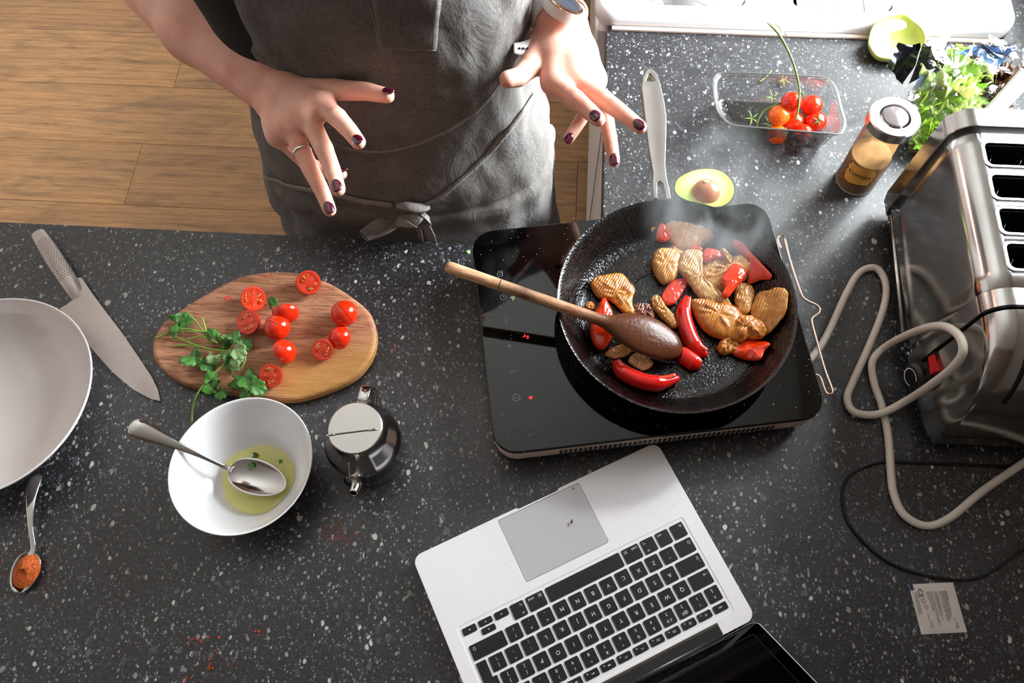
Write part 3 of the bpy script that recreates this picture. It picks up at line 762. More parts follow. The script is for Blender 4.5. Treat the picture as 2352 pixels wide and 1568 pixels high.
# t-shirt and trousers
ts = []
for s in (-1, 1):
    ts.append(([(H(s*.080-.008, .015, -.16), H(s*.075-.008, .015, .12), .100, .099), (H(s*.075-.008, .015, .12), H(s*.080-.008, .025, .34), .099, .112), (H(s*.08, .025, .34), H(s*.095, .055, .47), .112, .086)], 0))
for sh, el in ((sho_r, elb_r), (sho_l, elb_l)):
    e2 = sh.lerp(el, .62); ts.append(([(sh-Vector((0, 0, .02)), e2, .060, .056)], 0)); ts.append(([(H(0, .055, .455), sh-Vector((0, 0, .02)), .084, .062)], 0))
tv, tf = sdf_mesh(ts, .008, .025, .01)
npmesh('tshirt', tv, tf, M['tshirt'], (BX, BY, 0), pers)
tr = []
for s in (-1, 1):
    tr.append(([(H(s*.088, .02, -.13), H(s*.10, .02, -.45), .108, .082), (H(s*.10, .02, -.45), H(s*.11, .04, -.80), .08, .062)], 0))
tv, tf = sdf_mesh(tr, .009, .02, .01); npmesh('trousers', tv, tf, M['trousers'], (BX, BY, 0), pers)
for s in (-1, 1):
    sv, sf = sdf_mesh([([(H(s*.11, .06, -.862), H(s*.125, -.12, -.868), .036, .032)], 0)], .006, .01, .01); npmesh('shoe', sv, sf, M['black'], (BX, BY, 0), pers)
# apron
def tab(tb, z):
    for (z0, a), (z1, b) in zip(tb, tb[1:]):
        if z <= z1: 
            t_ = max(0, min(1, (z-z0)/(z1-z0))); t_ = t_*t_*(3-2*t_); return a+(b-a)*t_
    return tb[-1][1]
AW = [(-.60, .225), (-.25, .224), (-.05, .212), (.06, .200), (.14, .186), (.24, .170), (.34, .176), (.46, .165)]
AD = [(-.60, .13), (-.25, .130), (-.05, .132), (.06, .130), (.14, .118), (.24, .108), (.34, .115), (.46, .12)]
def apron_pt(th, h, off=0.):
    a = tab(AW, h)+off; b = tab(AD, h)+off; e = .86
    cx = BX+(.008 if h < .1 else .008)
    s, c = math.sin(th), math.cos(th)
    x = cx+a*math.copysign(abs(s)**e, s); y = BY+.005-b*math.copysign(abs(c)**e, c)
    w = .0035*math.sin(th*7+h*9+2*nz((th, h*3, 0), 2.0))*max(.3, min(1, (.2-h)*4))
    w += .006*nz((th*1.6, h*7, 3), 1.3)+.0028*nz((th*5, h*22, 5), 1.2)
    # diagonal drag folds towards the knot at the left side
    if h < .14: w += .004*math.sin((h*60+th*6)+3*nz((th, h*5, 9), 2.))*max(0, min(1, (-th-.35)*2))*min(1, (.14-h)*8)
    if h < .035: w += .006*max(0, 1-abs(h-.028)/.03)          # cloth bulges under the tie
    if abs(h-.03) < .012: w -= .004*(1-abs(h-.03)/.012)
    n = Vector((s, -c*1.3, 0)).normalized()
    return Vector((x, y, CZ+h))+n*w
nu, nvv = 150, 190; vs, fs = [], []
for j in range(nvv+1):
    h = -.58+j/nvv*(.42+.58)
    tmin = -1.75+tab([(-.6, 0), (.07, 0.), (.20, .70), (.42, .9)], h); tmax = 1.75-tab([(-.6, 0), (.10, 0.), (.3, .25), (.42, .7)], h)
    for i in range(nu+1): vs.append(apron_pt(tmin+(tmax-tmin)*i/nu, h))
for j in range(nvv):
    for i in range(nu): fs.append((j*(nu+1)+i, j*(nu+1)+i+1, (j+1)*(nu+1)+i+1, (j+1)*(nu+1)+i))
apv, apf = vs, fs
ap = mk('apron', vs, fs, M['apron'], pers); md = ap.modifiers.new('t', 'SOLIDIFY'); md.thickness = .0016; md.offset = 1
bvh_ap = BVHTree.FromPolygons(apv, apf)
def on_apron(px, py, off=.002):
    d = ray(px, py).normalized(); h = bvh_ap.ray_cast(CAM, d)
    if h[0] is None: return None
    n = h[1] if h[1].dot(d) < 0 else -h[1]; return h[0]+n*off
def strip_on(name, px, w, t_, mat, off=.002, parent=None, n=6):
    pts = [on_apron(x, y, off) for x, y in [tuple(v)[:2] for v in catmull([Vector((a, b, 0)) for a, b in px], n)]]
    pts = [p for p in pts if p is not None]
    return tube(name, pts, w, mat, parent or ap, 8, flat=t_, sm=0, up=(0, -1, .3))
# waist seam (big pocket opening), its stitched hem and the bib pocket
strip_on('pocket_hem', [(752, 318), (800, 338), (862, 346), (930, 338), (1000, 312), (1060, 278), (1110, 236), (1152, 178)], .0022, .5, M['tie'], .0016)
strip_on('pocket_stitching', [(760, 350), (862, 372), (940, 362), (1010, 338)], .0007, .8, M['tie'], .0006)
def patch(name, px, mat, off, n=12, thick=.0022):
    (a, b, c, d) = [Vector((x, y, 0)) for x, y in px]; vs, fs = [], []
    for i in range(n+1):
        for j in range(n+1):
            q = a.lerp(b, i/n).lerp(d.lerp(c, i/n), j/n); r_ = on_apron(q.x, q.y, off)
            vs.append(r_ if r_ is not None else Vector((BX, BY-.1, CZ+.3)))
    for i in range(n):
        for j in range(n): fs.append((i*(n+1)+j, (i+1)*(n+1)+j, (i+1)*(n+1)+j+1, i*(n+1)+j+1))
    o = mk(name, vs, fs, mat, ap); m_ = o.modifiers.new('t', 'SOLIDIFY'); m_.thickness = thick; m_.offset = -1; return o
bp = patch('bib_pocket', [(846, -60), (874, 104), (1000, 108), (1016, -60)], M['apron'], .0032)
strip_on('hem_seam', [(874, 102), (905, 101), (940, 104), (998, 106)], .0012, .8, M['tie'], .0046, ap)
strip_on('side_seam', [(872, 100), (862, 50), (850, 4)], .0010, .8, M['tie'], .0044, ap)
strip_on('side_hem', [(604, 268), (640, 318), (690, 360), (722, 385)], .002, .7, M['tie'], .0016)
# tie: strings, knot, loop, tails
tie = root('apron_tie', None, None, on_apron(950, 472)); tie.parent = None
bpy.data.objects.remove(tie)
strip_on('tie_string', [(600, 402), (660, 420), (780, 443), (840, 458), (905, 466)], .0045, .35, M['tie'], .004)
strip_on('tie_string', [(965, 470), (1010, 448), (1060, 405), (1110, 358), (1165, 295), (1195, 255), (1222, 215)], .0030, .55, M['tie'], .004)
def T(px, py, off): return on_apron(px, py, off)
kn = tube('tie_knot', [T(915, 466, .004), T(932, 460, .009), T(952, 462, .011), T(972, 466, .008), T(984, 468, .004)], [.004, .0062, .0070, .0062, .0045], M['tie'], ap, 12, flat=.75)
loop = [T(962, 482, .012), T(935, 486, .018), T(905, 500, .024), T(872, 520, .026)]
zc = (loop[3]-CAM).dot(RF)
loop = [D(968, 478, zc+.002), D(940, 488, zc-.012), D(905, 502, zc-.020), D(868, 522, zc-.022), D(842, 537, zc-.020), D(833, 545, zc-.012), D(842, 543, zc-.003), D(880, 522, zc+.000), D(930, 496, zc+.002), D(966, 482, zc+.004)]
def ribbon(name, pts, w, mat, parent, th=.0012, up=(0, -.75, .66), n=8, wave=.0):
    pts = catmull(pts, n); upv = Vector(up).normalized(); vs, fs = [], []
    ww = w if isinstance(w, (list, tuple)) else [w]*2
    for i, p in enumerate(pts):
        t_ = (pts[min(i+1, len(pts)-1)]-pts[max(i-1, 0)]).normalized(); f = i/(len(pts)-1)*(len(ww)-1); k = min(int(f), len(ww)-2)
        hw = ww[k]+(ww[k+1]-ww[k])*(f-k); s = upv
        s = (s-t_*s.dot(t_)).normalized(); n_ = s.cross(t_)
        for a in range(5):
            q = -1+a/2; vs.append(p+s*q*hw+n_*(wave*math.sin(q*2.5+i*.5)))
    for i in range(len(pts)-1):
        for a in range(4): fs.append((i*5+a, i*5+a+1, (i+1)*5+a+1, (i+1)*5+a))
    o = mk(name, vs, fs, mat, parent); m_ = o.modifiers.new('t', 'SOLIDIFY'); m_.thickness = th; m_.offset = 0; return o
bl = tube('bow_loop', [T(974, 474, .008), T(950, 484, .015), D(912, 502, zc-.016), D(878, 520, zc-.018), D(850, 534, zc-.024), D(836, 542, zc-.031)], [.0045, .0085, .0122, .0125, .0105, .0085], M['tie'], ap, 20, flat=.42, up=-RF, caps=False)
solid(bl, .0012, -1)
tube('loop_seam', [T(956, 478, .020), D(915, 500, zc-.0235), D(880, 524, zc-.0255), D(862, 538, zc-.027)], [.0006, .0007, .0007, .0006], M['tie'], bl, 6)
mk('loop_fold', *ell(T(938, 484, .017), .014, .0045, .004, 16, 8, rot=Matrix((RX*.9-RD*(-.43), RX*.43+RD*.9, RF)).transposed()), M['tie'], bl)
ribbon('bow_second_loop', [T(968, 474, .010), T(984, 484, .014), T(980, 496, .015), T(962, 500, .014), T(946, 494, .010)], [.004, .006, .006, .006, .004], M['tie'], ap, th=.0014, up=(RX*.3+RD*.9-RF*.3))
ribbon('tie_tail', [T(962, 484, .012), T(975, 500, .014), T(984, 520, .013), T(992, 545, .012), T(1000, 580, .010)], [.004, .0045, .006, .0055, .005], M['tie'], ap, up=(1, 0, .2))
ribbon('tie_tail', [T(955, 490, .010), T(962, 510, .010), T(968, 535, .010), T(976, 575, .008)], [.003, .003, .003], M['tie'], ap, up=(1, 0, .2))
for s in (-1, 1):
    ribbon('neck_strap', [apron_pt(s*.45, .415, .004), H(s*.075, -.05, .50), H(s*.07, .03, .56), H(s*.045, .11, .53)], [.014, .014], M['apron'], ap, up=(1, 0, 0))
# watch on the person's left wrist
wax = (wri_l-elb_l).normalized(); acr = (handL['little'][0][0]-handL['index'][0][0]); acr = (acr-wax*acr.dot(wax)).normalized()
top = acr.cross(wax).normalized()
if top.z < 0: top = -top
wc = wri_l+wax*.004
wt_ = root('wristwatch', 'round smartwatch with rose-gold bezel on a white strap around the wrist', 'watch', wc)
face_c = D(1296, 3, .868); nrm = (top*.9+acr*.25).normalized()
face_c = D(1295, 9, .858)
qn = nrm
def disc(name, prof, mat, par, c=None, n=48): return lathe(name, prof, c or face_c, mat, par, n, axis=qn)
disc('case', [(0, -.011), (.0200, -.011), (.0218, -.004), (.0220, .001), (0, .001)], M['strap'], wt_)
bz = disc('bezel', [(.0175, .001), (.0217, .001), (.0224, .0025), (.0217, .004), (.0190, .0045), (.0175, .0035)], M['rose'], wt_)
disc('glass_face', [(0, .0008), (.0182, .0008), (.0182, .0034), (.012, .0042), (0, .0044)], M['watchglass'], wt_)
sp = []
for k in range(33):
    a = math.radians(60+ 240*k/32+0) ; # band round the wrist, open at the watch face
    sp.append(wc+acr*math.sin(math.radians(-150+300*k/32))*-.0335+(-top)*math.cos(math.radians(-150+300*k/32))*.0265)
ribbon('strap', sp, [.0095, .0095], M['strap'], wt_, th=.0022, up=wax, n=2)
bk = ribbon('strap_tail', [D(1226, 104, .882), D(1202, 112, .876), D(1180, 111, .872)], [.0075, .0075, .0055], M['strap'], wt_, th=.002, up=(RD*1.0), n=6)
for k in range(3): mk('strap_hole', *ell(D(1193+k*9, 111, .8728+k*.001), .0014, .0014, .0012, 8, 4), M['ink'], bk)

# ------------------------------------------------------------------ things on the left
def dish(name, cpx, rx, ry, rot, h, mat, foot, prof, wob=.0):
    """open bowl: prof = (radius share, height) from the outer foot over the rim to the inner middle"""
    c = cpx; vs, fs = [], []; n = 96
    for r_, z in prof:
        for k in range(n):
            a = 2*math.pi*k/n; e = 1+wob*(math.sin(2*a+1)+.6*math.sin(3*a+.4))*min(1, r_)
            x, y = rx*r_*math.cos(a)*e, ry*r_*math.sin(a)*e
            rim = .0035*wob*30*math.sin(2*a+.5)*(1 if r_ > .97 else r_**3)
            vs.append(Vector((c.x+x*math.cos(rot)-y*math.sin(rot), c.y+x*math.sin(rot)+y*math.cos(rot), CZ+z+rim*(z/h))))
    m = len(prof)
    for i in range(m-1):
        for k in range(n): fs.append((i*n+k, i*n+(k+1) % n, (i+1)*n+(k+1) % n, (i+1)*n+k))
    fs.append(tuple(range(n-1, -1, -1))); fs.append(tuple((m-1)*n+k for k in range(n)))
    return mk(name, vs, fs, mat)
pc_ = (P(-40, 905, .055)+P(-20, 905, .055))/2
def span(a, b, h): return (P(*a, h)-P(*b, h)).length
R_pl = (P(209, 880, .055)-P(-46, 905, .055)).length
c = P(-46, 905, .055)
pl = dish('serving_dish', c, R_pl, R_pl*.98, .3, .055, M['plate'], 0,
          [(.0, .002), (.52, .002), (.56, 0), (.60, .003), (.80, .020), (.95, .045), (.995, .054), (1.0, .0575), (.985, .0575), (.965, .052), (.90, .036), (.80, .022), (.66, .010), (.5, .0065), (.2, .0055)], wob=.012)
tag(pl, 'large off-white stoneware dish with an uneven rim, cut by the left edge', 'dish')
bh = .062
bc = (P(388, 1075, bh)+P(717, 1065, bh)+P(575, 915, bh)+P(535, 1225, bh))/4
rb = (P(388, 1075, bh)-P(717, 1065, bh)).length/2*1.01
bw = dish('bowl', bc, rb*1.0, rb*.965, math.radians(38), bh, M['bowl'], 0,
          [(.0, .003), (.36, .003), (.38, 0), (.42, .002), (.62, .014), (.82, .036), (.95, .056), (.985, .062), (1.0, .064), (.985, .0645), (.96, .061), (.88, .045), (.75, .027), (.58, .013), (.42, .0075), (.2, .0065), (.05, .0062)], wob=.006)
tag(bw, 'white glazed bowl holding a pool of green dressing, in front of the wooden board', 'bowl')
# dressing
oc = P(590, 1097, .020); vs, fs = [], []
n = 64; oc = Vector((bc.x+.006, bc.y-.004, CZ+.0)); 
vs = [Vector((oc.x, oc.y, CZ+.0185))]
for i in range(1, 7):
    for k in range(n):
        a = 2*math.pi*k/n; r_ = i/6*.0405*(1+.03*math.sin(3*a)+.02*math.sin(5*a+1)); vs.append(Vector((oc.x+r_*math.cos(a)*1.04, oc.y+r_*math.sin(a), CZ+.0185+(.0004 if i == 6 else 0))))
for k in range(n): fs.append((0, 1+k, 1+(k+1) % n))
for i in range(5):
    for k in range(n): fs.append((1+i*n+k, 1+(i+1)*n+k, 1+(i+1)*n+(k+1) % n, 1+i*n+(k+1) % n))
od = mk('dressing', vs, fs, M['oil'], local=oc+Vector((0, 0, .018))); tag(od, 'yellow-green oily dressing pooled in the white bowl', 'dressing', kind='stuff')
def leaflet_mesh(c, ang, size, lobes=3, tilt=0., curl=.15, seed=0, nrm=None):
    """serrated fan leaf, a thin curved plate"""
    rnd = random.Random(seed); n = 40; pts = []
    for k in range(n+1):
        a = -2.2+4.4*k/n
        r_ = size*(.55+.45*abs(math.cos(a*lobes/2*.72)))*(1+.09*math.sin(a*13+seed))*(1-.25*abs(a)/2.2)
        pts.append((r_*math.cos(a), r_*math.sin(a)))
    vs, fs = [], []; rot = Matrix.Rotation(ang, 3, 'Z') @ Matrix.Rotation(tilt, 3, 'Y') @ Matrix.Rotation(rnd.uniform(-.35, .35), 3, 'X')
    rings = 4
    for i in range(rings+1):
        s = i/rings
        for x, y in pts:
            z = curl*size*(math.sin(3.1*y/size+seed)*.5*s*s + .35*s*math.cos(5*x/size+seed))
            vs.append(c+rot @ Vector((x*s, y*s, z)))
    m = len(pts)
    for i in range(rings):
        for k in range(m-1): fs.append((i*m+k, (i+1)*m+k, (i+1)*m+k+1, i*m+k+1))
    return vs, fs
def solid(o, t, off=0): m_ = o.modifiers.new('t', 'SOLIDIFY'); m_.thickness = t; m_.offset = off; return o
for i, (x, y, s) in enumerate(((583, 1045, .006), (645, 1062, .004))):
    hb = solid(clean(mk('herb_scrap', *leaflet_mesh(P(x, y, .0195), i*2., s, seed=i), M['leaf'])), .0003)
    tag(hb, ('green herb scrap floating in the dressing behind the spoon bowl', 'smaller herb scrap floating at the right of the dressing')[i], 'herb')

def spoon(name, tip, neck, end, bowl_w, mat, zt, zn, ze, prnt=None, flip=False, arch=.006, hw=(.0035, .0028, .0045, .0085, .0095, .004)):
    """metal spoon from three points (bowl tip, neck, handle end) given in pixels with heights"""
    T_, N_, E_ = P(*tip, zt), P(*neck, zn), P(*end, ze)
    ax = (T_-N_); L_ = ax.length; ax.normalize(); side = Vector((-ax.y, ax.x, 0)).normalized(); upn = ax.cross(side)*-1
    if upn.z < 0: upn = -upn
    vs, fs = [], []; nu, nv = 22, 17
    for i in range(nu+1):
        u = (1-math.cos(math.pi*i/nu))/2; w = bowl_w*math.sqrt(max(0, 1-(2*u**.82-1)**2))
        w = max(w, .0026*(1-u)) + 1e-5
        for j in range(nv+1):
            q = -1+2*j/nv
            dep = -.0075*math.sin(math.pi*u)**.8*(1-q*q)
            vs.append(N_+ax*(u*L_)+side*(q*w)+upn*dep)
    for i in range(nu):
        for j in range(nv): fs.append((i*(nv+1)+j, (i+1)*(nv+1)+j, (i+1)*(nv+1)+j+1, i*(nv+1)+j+1))
    rt = root(name, None, None, (N_.x, N_.y, min(N_.z, T_.z))); 
    o = mk('bowl_of_spoon', vs, fs, mat, rt); solid(o, .0011)
    pts = [N_+ax*.004, N_-ax*.006, N_.lerp(E_, .3)+Vector((0, 0, arch*.6)), N_.lerp(E_, .62)+Vector((0, 0, arch)), N_.lerp(E_, .88)+Vector((0, 0, arch*.5)), N_.lerp(E_, .97)+Vector((0, 0, arch*.15)), E_]
    sidev = (E_-N_).cross(Vector((0, 0, 1))).normalized()
    rr_ = [hw[0], hw[1], hw[2]*.8, hw[3]*.78, hw[4], hw[4]*.82, hw[5]*.35]
    tube('handle', pts, rr_, mat, rt, 14, flat=.28, up=(0, 0, 1))
    return rt, o
r_, o_ = spoon('dressing_spoon', (656, 1118), (528, 1076), (298, 976), .0205, M['steel'], .026, .031, .086, arch=.004, hw=(.0045, .0026, .0034, .008, .0108, .0065))
tag(r_, 'silver tablespoon resting in the white bowl with its handle over the rim', 'spoon')
scp = solid(clean(mk('herb_scrap', *leaflet_mesh(P(573, 1072, .029), .5, .006, seed=5), M['leaf'])), .0003); tag(scp, 'small dark green herb scrap stuck on the tablespoon bowl', 'herb')
r_, o_ = spoon('teaspoon', (40, 1362), (72, 1268), (85, 1088), .0165, M['steel'], .006, .009, .006, arch=.009, hw=(.004, .003, .0036, .007, .0085, .006))
tag(r_, 'silver teaspoon heaped with orange spice, lying by the left edge', 'spoon')
c = (P(42, 1350, .009)+P(78, 1272, .009))/2; ax = (P(78, 1272, 0)-P(42, 1350, 0)); an = math.atan2(ax.y, ax.x)
vs, fs = [], []; n = 40
for i in range(11):
    s = i/10
    for k in range(n):
        a = 2*math.pi*k/n; x = ax.length*.50*s*math.cos(a); y = .0150*s*math.sin(a)
        z = .0125*(1-s*s)*(.75+.25*math.cos(a))+.0010*nz((x, y, 0), 350)
        vs.append(Vector((c.x+x*math.cos(an)-y*math.sin(an), c.y+x*math.sin(an)+y*math.cos(an), CZ+.0078+max(z, 0) - .0035*(1-s)*0)))
for i in range(10):
    for k in range(n): fs.append((i*n+k, (i+1)*n+k, (i+1)*n+(k+1) % n, i*n+(k+1) % n))
tag(clean(mk('spice_heap', vs, fs, M['spice'])), 'heap of orange ground spice in the teaspoon', 'spice', kind='stuff')
def crumbs(name, areas, mat, label, cat, smin_=.0004, smax=.0012, h=0., seed=1, hfun=None):
    rnd = random.Random(seed); V, F = [], []
    for (px, py, sx, sy, cnt) in areas:
        for _ in range(cnt):
            p = P(rnd.gauss(px, sx), rnd.gauss(py, sy), h); s = rnd.uniform(smin_, smax)
            vs = [p+Vector((rnd.uniform(-1, 1)*s, rnd.uniform(-1, 1)*s, (s*.7 if k > 2 else 0)+.0001)) for k in range(6)]
            a = 2*math.pi*rnd.random()
            vs = [p+Vector((math.cos(a+k*2.1)*s*rnd.uniform(.6, 1.3), math.sin(a+k*2.1)*s*rnd.uniform(.6, 1.3), .0001+(0 if k < 3 else s*.8))) for k in range(6)]
            o = len(V); V += vs; F += [(o, o+2, o+1), (o+3, o+4, o+5), (o, o+1, o+4, o+3), (o+1, o+2, o+5, o+4), (o+2, o, o+3, o+5)]
    o = mk(name, V, F, mat, smooth=False); return tag(o, label, cat, kind='stuff')
crumbs('spice_crumbs', [(780, 1225, 26, 18, 150), (60, 1290, 34, 22, 90), (110, 1330, 14, 25, 40)], M['spice_red'], 'scattered red spice grains below the bowl and round the teaspoon', 'spice', .0003, .0009, seed=2)
crumbs('chilli_crumbs', [(485, 1515, 12, 26, 16), (445, 1476, 12, 7, 7), (590, 1448, 5, 5, 3), (430, 1560, 10, 6, 6), (530, 1528, 5, 5, 2), (905, 803, 3, 2, 4)], M['spice_red'], 'larger orange chilli flakes near the bottom edge of the worktop', 'spice', .0008, .0019, seed=3)

# knife
kn_px_handle = [(76, 543), (84, 530), (105, 524), (113, 530), (150, 574), (182, 632), (188, 640)]
blade_px = [(188, 638), (208, 668), (240, 712), (278, 762), (312, 812), (345, 862), (358, 890), (363, 917), (340, 912), (300, 890), (255, 852), (205, 795), (168, 748), (137, 708), (152, 700), (168, 688), (170, 676), (150, 660), (135, 640)]
hb_px = [(74, 540), (78, 528), (92, 524), (106, 524), (116, 534), (150, 576), (188, 638), (208, 668), (240, 712), (170, 690), (168, 676), (150, 658), (134, 636), (110, 600), (88, 566)]
kr = root('chef_knife', 'all-steel chef knife with a dimpled handle beside the off-white dish', 'knife', P(190, 720, 0))
ol_b = [P(x, y, .009).xy for x, y in blade_px]
kA, kB = P(92, 530, .01), P(363, 917, .01); kax = (kB-kA).normalized(); kL = (kB-kA).length
def kz(x, y):
    f = ((Vector((x, y, 0))-Vector((kA.x, kA.y, 0))).dot(Vector((kax.x, kax.y, 0))))/kL
    return -.0075*max(0, f-.30)/.70
flat('blade', ol_b, .0018, CZ+.0085, M['blade'], kr, bev=.0003, zf=kz)
hp = [(P(87, 536, .012)), P(104, 562, .013), P(125, 595, .014), P(148, 630, .0125), P(164, 655, .010), P(176, 676, .0065), P(186, 694, .003)]
hd = tube('handle', hp, [.0095, .0115, .0122, .0118, .0110, .0095, .0070], M['blade'], kr, 20, flat=.62, up=(0, 0, 1))
bvk = BVHTree.FromPolygons([v.co+world_origin(hd) for v in hd.data.vertices], [tuple(p.vertices) for p in hd.data.polygons])
V, F = [], []
ka = (P(150, 632, 0)-P(90, 540, 0)).normalized(); ks = Vector((-ka.y, ka.x, 0))
for i in range(22):
    for j in range(-4, 5):
        p = P(96, 549, .02)+ka*(i*.0034-.0)+ks*(j*.0027+(.00135 if i % 2 else 0)); p.z = CZ+.05
        h = bvk.ray_cast(p, Vector((0, 0, -1)))
        if h[0] is None or h[0].z < CZ+.010: continue
        v, f = ell(h[0], .00085, .00085, .00025, 6, 3, rot=h[1].to_track_quat('Z', 'Y').to_matrix()); o = len(V); V += v; F += [tuple(a+o for a in q) for q in f]
dm = mk('handle_dimples', V, F, M['ink'], hd); tag(dm, kind='stuff')

# chopping board
bt = .018
bpx = [(348, 800), (352, 775), (372, 742), (420, 705), (480, 668), (545, 636), (600, 624), (650, 622), (700, 628), (760, 650), (815, 685), (848, 715), (862, 750), (864, 785), (850, 825), (815, 865), (760, 893), (700, 912), (655, 918), (600, 912), (540, 903), (470, 893), (410, 876), (368, 845), (352, 822)]
bo = catmull([P(x, y, bt) for x, y in bpx], 5, True)
bd = flat('chopping_board', [p.xy for p in bo], bt, CZ, M['board'], bev=.0055)
ba = math.radians(-1); tag(bd, 'oval mango-wood chopping board with tomatoes and herbs on it', 'board')
bd.data.materials[0] = M['board']
# cherry tomatoes on the board
def frame(n):
    q = Vector(n).normalized().to_track_quat('Z', 'Y').to_matrix(); return q
def tom_half(px, py, r, n, label, spin=0., core=(0, 1), grp=None, squash=.92, seed=1):
    """halved cherry tomato: cut face points along n"""
    n = Vector(n).normalized(); q = frame(n) @ Matrix.Rotation(spin, 3, 'Z')
    c = P(px, py, bt+r*.55); c.z = CZ+bt+r*(.06+.94*abs(n.z)*.0+.94*(1-.0))*0 + CZ*0
    dn = Vector((0, 0, -1)); low = r*max(.0, 1.0 if n.z > .999 else math.sqrt(max(0, 1-n.z*n.z*0)))*1.0
    # lowest point of the half ball: straight down unless the cut face looks down
    low = r*squash if n.z >= 0 else r*math.sqrt(max(0, 1-n.z*n.z))
    c = P(px, py, bt+low*.9); c.z = CZ+bt+low+.0003
    rt = root('tomato_half', label, 'tomato', c-Vector((0, 0, low)), 'cherry tomatoes cut up on the chopping board')
    vs, fs = [], []; m, k = 12, 32
    for i in range(m+1):
        ph = math.pi/2*i/m
        for j in range(k):
            a = 2*math.pi*j/k; vs.append(c+q @ Vector((r*math.cos(ph)*math.cos(a), r*math.cos(ph)*math.sin(a)*.97, -r*squash*math.sin(ph))))
    for i in range(m):
        for j in range(k): fs.append((i*k+j, i*k+(j+1) % k, (i+1)*k+(j+1) % k, (i+1)*k+j))
    clean(mk('skin', vs, fs, M['tom_skin'], rt))
    vs, fs = [], []
    for i in range(9):
        s = i/8
        for j in range(k):
            a = 2*math.pi*j/k
            gel = math.exp(-((s-.58)/.20)**2)*(1-math.exp(-(math.sin(a)/.38)**2)*0) * (abs(math.sin(a))**.6)
            z = .0002+.0007*(s < .95)-.0016*gel
            vs.append(c+q @ Vector((r*.985*s*math.cos(a), r*.985*s*math.sin(a)*.97, z)))
    for i in range(8):
        for j in range(k): fs.append((i*k+j, (i+1)*k+j, (i+1)*k+(j+1) % k, i*k+(j+1) % k))
    clean(mk('cut_face', vs, fs, M['tom_flesh'], rt))
    for s in (-1, 1):
        g_ = mk('gel_pocket', *ell(c+q @ Vector((0, s*r*.50, -.0004)), r*.66, r*.31, .0011, 18, 6, rot=q), M['tom_gel'], rt)
        V, F = [], []; rnd = random.Random(seed*3+s)
        for z in range(9):
            a = rnd.uniform(0, 6.3); d = rnd.uniform(.2, .85)
            v, f = ell(c+q @ Vector((r*.52*d*math.cos(a), s*r*.50+r*.22*d*math.sin(a), .0007)), .0011, .0007, .0005, 6, 4, rot=q @ Matrix.Rotation(rnd.uniform(0, 3), 3, 'Z'))
            o = len(V); V += v; F += [tuple(w+o for w in t_) for t_ in f]
        mk('seed', V, F, M['seed'], g_)['kind'] = 'stuff'
    mk('core', *ell(c+q @ Vector((0, 0, .0003)), r*.93, r*.10, .0006, 20, 6, rot=q), M['tom_core'], rt)
    return rt
R1 = .0161
tom_half(709, 650, R1, (.15, -.45, .9), 'halved cherry tomato, cut face up, alone at the far edge of the board', spin=.5, seed=1)
tom_half(583, 687, R1, (.25, -.35, .9), 'halved cherry tomato, seeds up, upper one of the two at the board middle left', spin=1.1, seed=2)
tom_half(570, 741, R1, (-.2, -.35, .9), 'halved cherry tomato, seeds up, just below another seedy half', spin=.9, seed=3)
tom_half(741, 804, R1*.87, (-.1, -.4, .9), 'small halved cherry tomato, seeds up, right of the board centre', spin=1.4, seed=4)
tom_half(622, 864, R1*.95, (-.15, -.45, .88), 'halved cherry tomato, seeds up, nearest the white bowl', spin=.3, seed=5)
def tom_dome(px, py, r, label, cutdir=None, tilt=(0, 0, 1), name='tomato_half', face=None, squash=1.):
    """tomato lying skin side up; optional knife line over the top"""
    n = Vector(tilt).normalized(); q = frame(n)
    full = cutdir is not None; hh = r if full else r*.35
    c = P(px, py, bt+r*.6); c.z = CZ+bt+(r*.97 if full else 0)+.0004
    rt = root(name, label, 'tomato', Vector((c.x, c.y, CZ+bt)), 'cherry tomatoes cut up on the chopping board')
    if full:
        d = Vector((math.cos(cutdir), math.sin(cutdir), 0)); s_ = Vector((-d.y, d.x, 0))
        for sg in (-1, 1):
            vs, fs = [], []; m, k = 14, 28
            nn = (s_*sg).normalized(); qq = frame(nn)
            for i in range(m+1):
                ph = math.pi/2*i/m
                for j in range(k):
                    a = 2*math.pi*j/k; e = qq @ Vector((math.cos(ph)*math.cos(a), math.cos(ph)*math.sin(a), math.sin(ph)))
                    pt = Vector((e.x*r, e.y*r, e.z*r*.96))+nn*.00035; vs.append(c+pt)
            for i in range(m):
                for j in range(k): fs.append((i*k+j, i*k+(j+1) % k, (i+1)*k+(j+1) % k, (i+1)*k+j))
            fs.append(tuple(range(k)))
            sharp(clean(mk('half', vs, fs, M['tom_skin'], rt)), 50)
    else:
        vs, fs = [], []; m, k = 14, 32
        low = min((q @ Vector((math.cos(a), math.sin(a), 0))).z for a in [x*.2 for x in range(32)])*r
        c = Vector((c.x, c.y, CZ+bt-low+.0004))
        for i in range(m+1):
            ph = math.pi/2*i/m
            for j in range(k):
                a = 2*math.pi*j/k; vs.append(c+q @ Vector((r*math.cos(ph)*math.cos(a), r*math.cos(ph)*math.sin(a), r*squash*math.sin(ph))))
        for i in range(m):
            for j in range(k): fs.append((i*k+j, i*k+(j+1) % k, (i+1)*k+(j+1) % k, (i+1)*k+j))
        clean(mk('skin', vs, fs, M['tom_skin'], rt))
        vs = [c]+[c+q @ Vector((r*.99*math.cos(2*math.pi*j/k), r*.99*math.sin(2*math.pi*j/k), -.0001)) for j in range(k)]
        mk('cut_face', vs, [(0, 1+(j+1) % k, 1+j) for j in range(k)], M['tom_flesh'], rt)
    return rt
tom_dome(640, 757, R1, 'sliced whole cherry tomato, skin up with a knife line, at the board centre', cutdir=-.35, name='sliced_tomato')
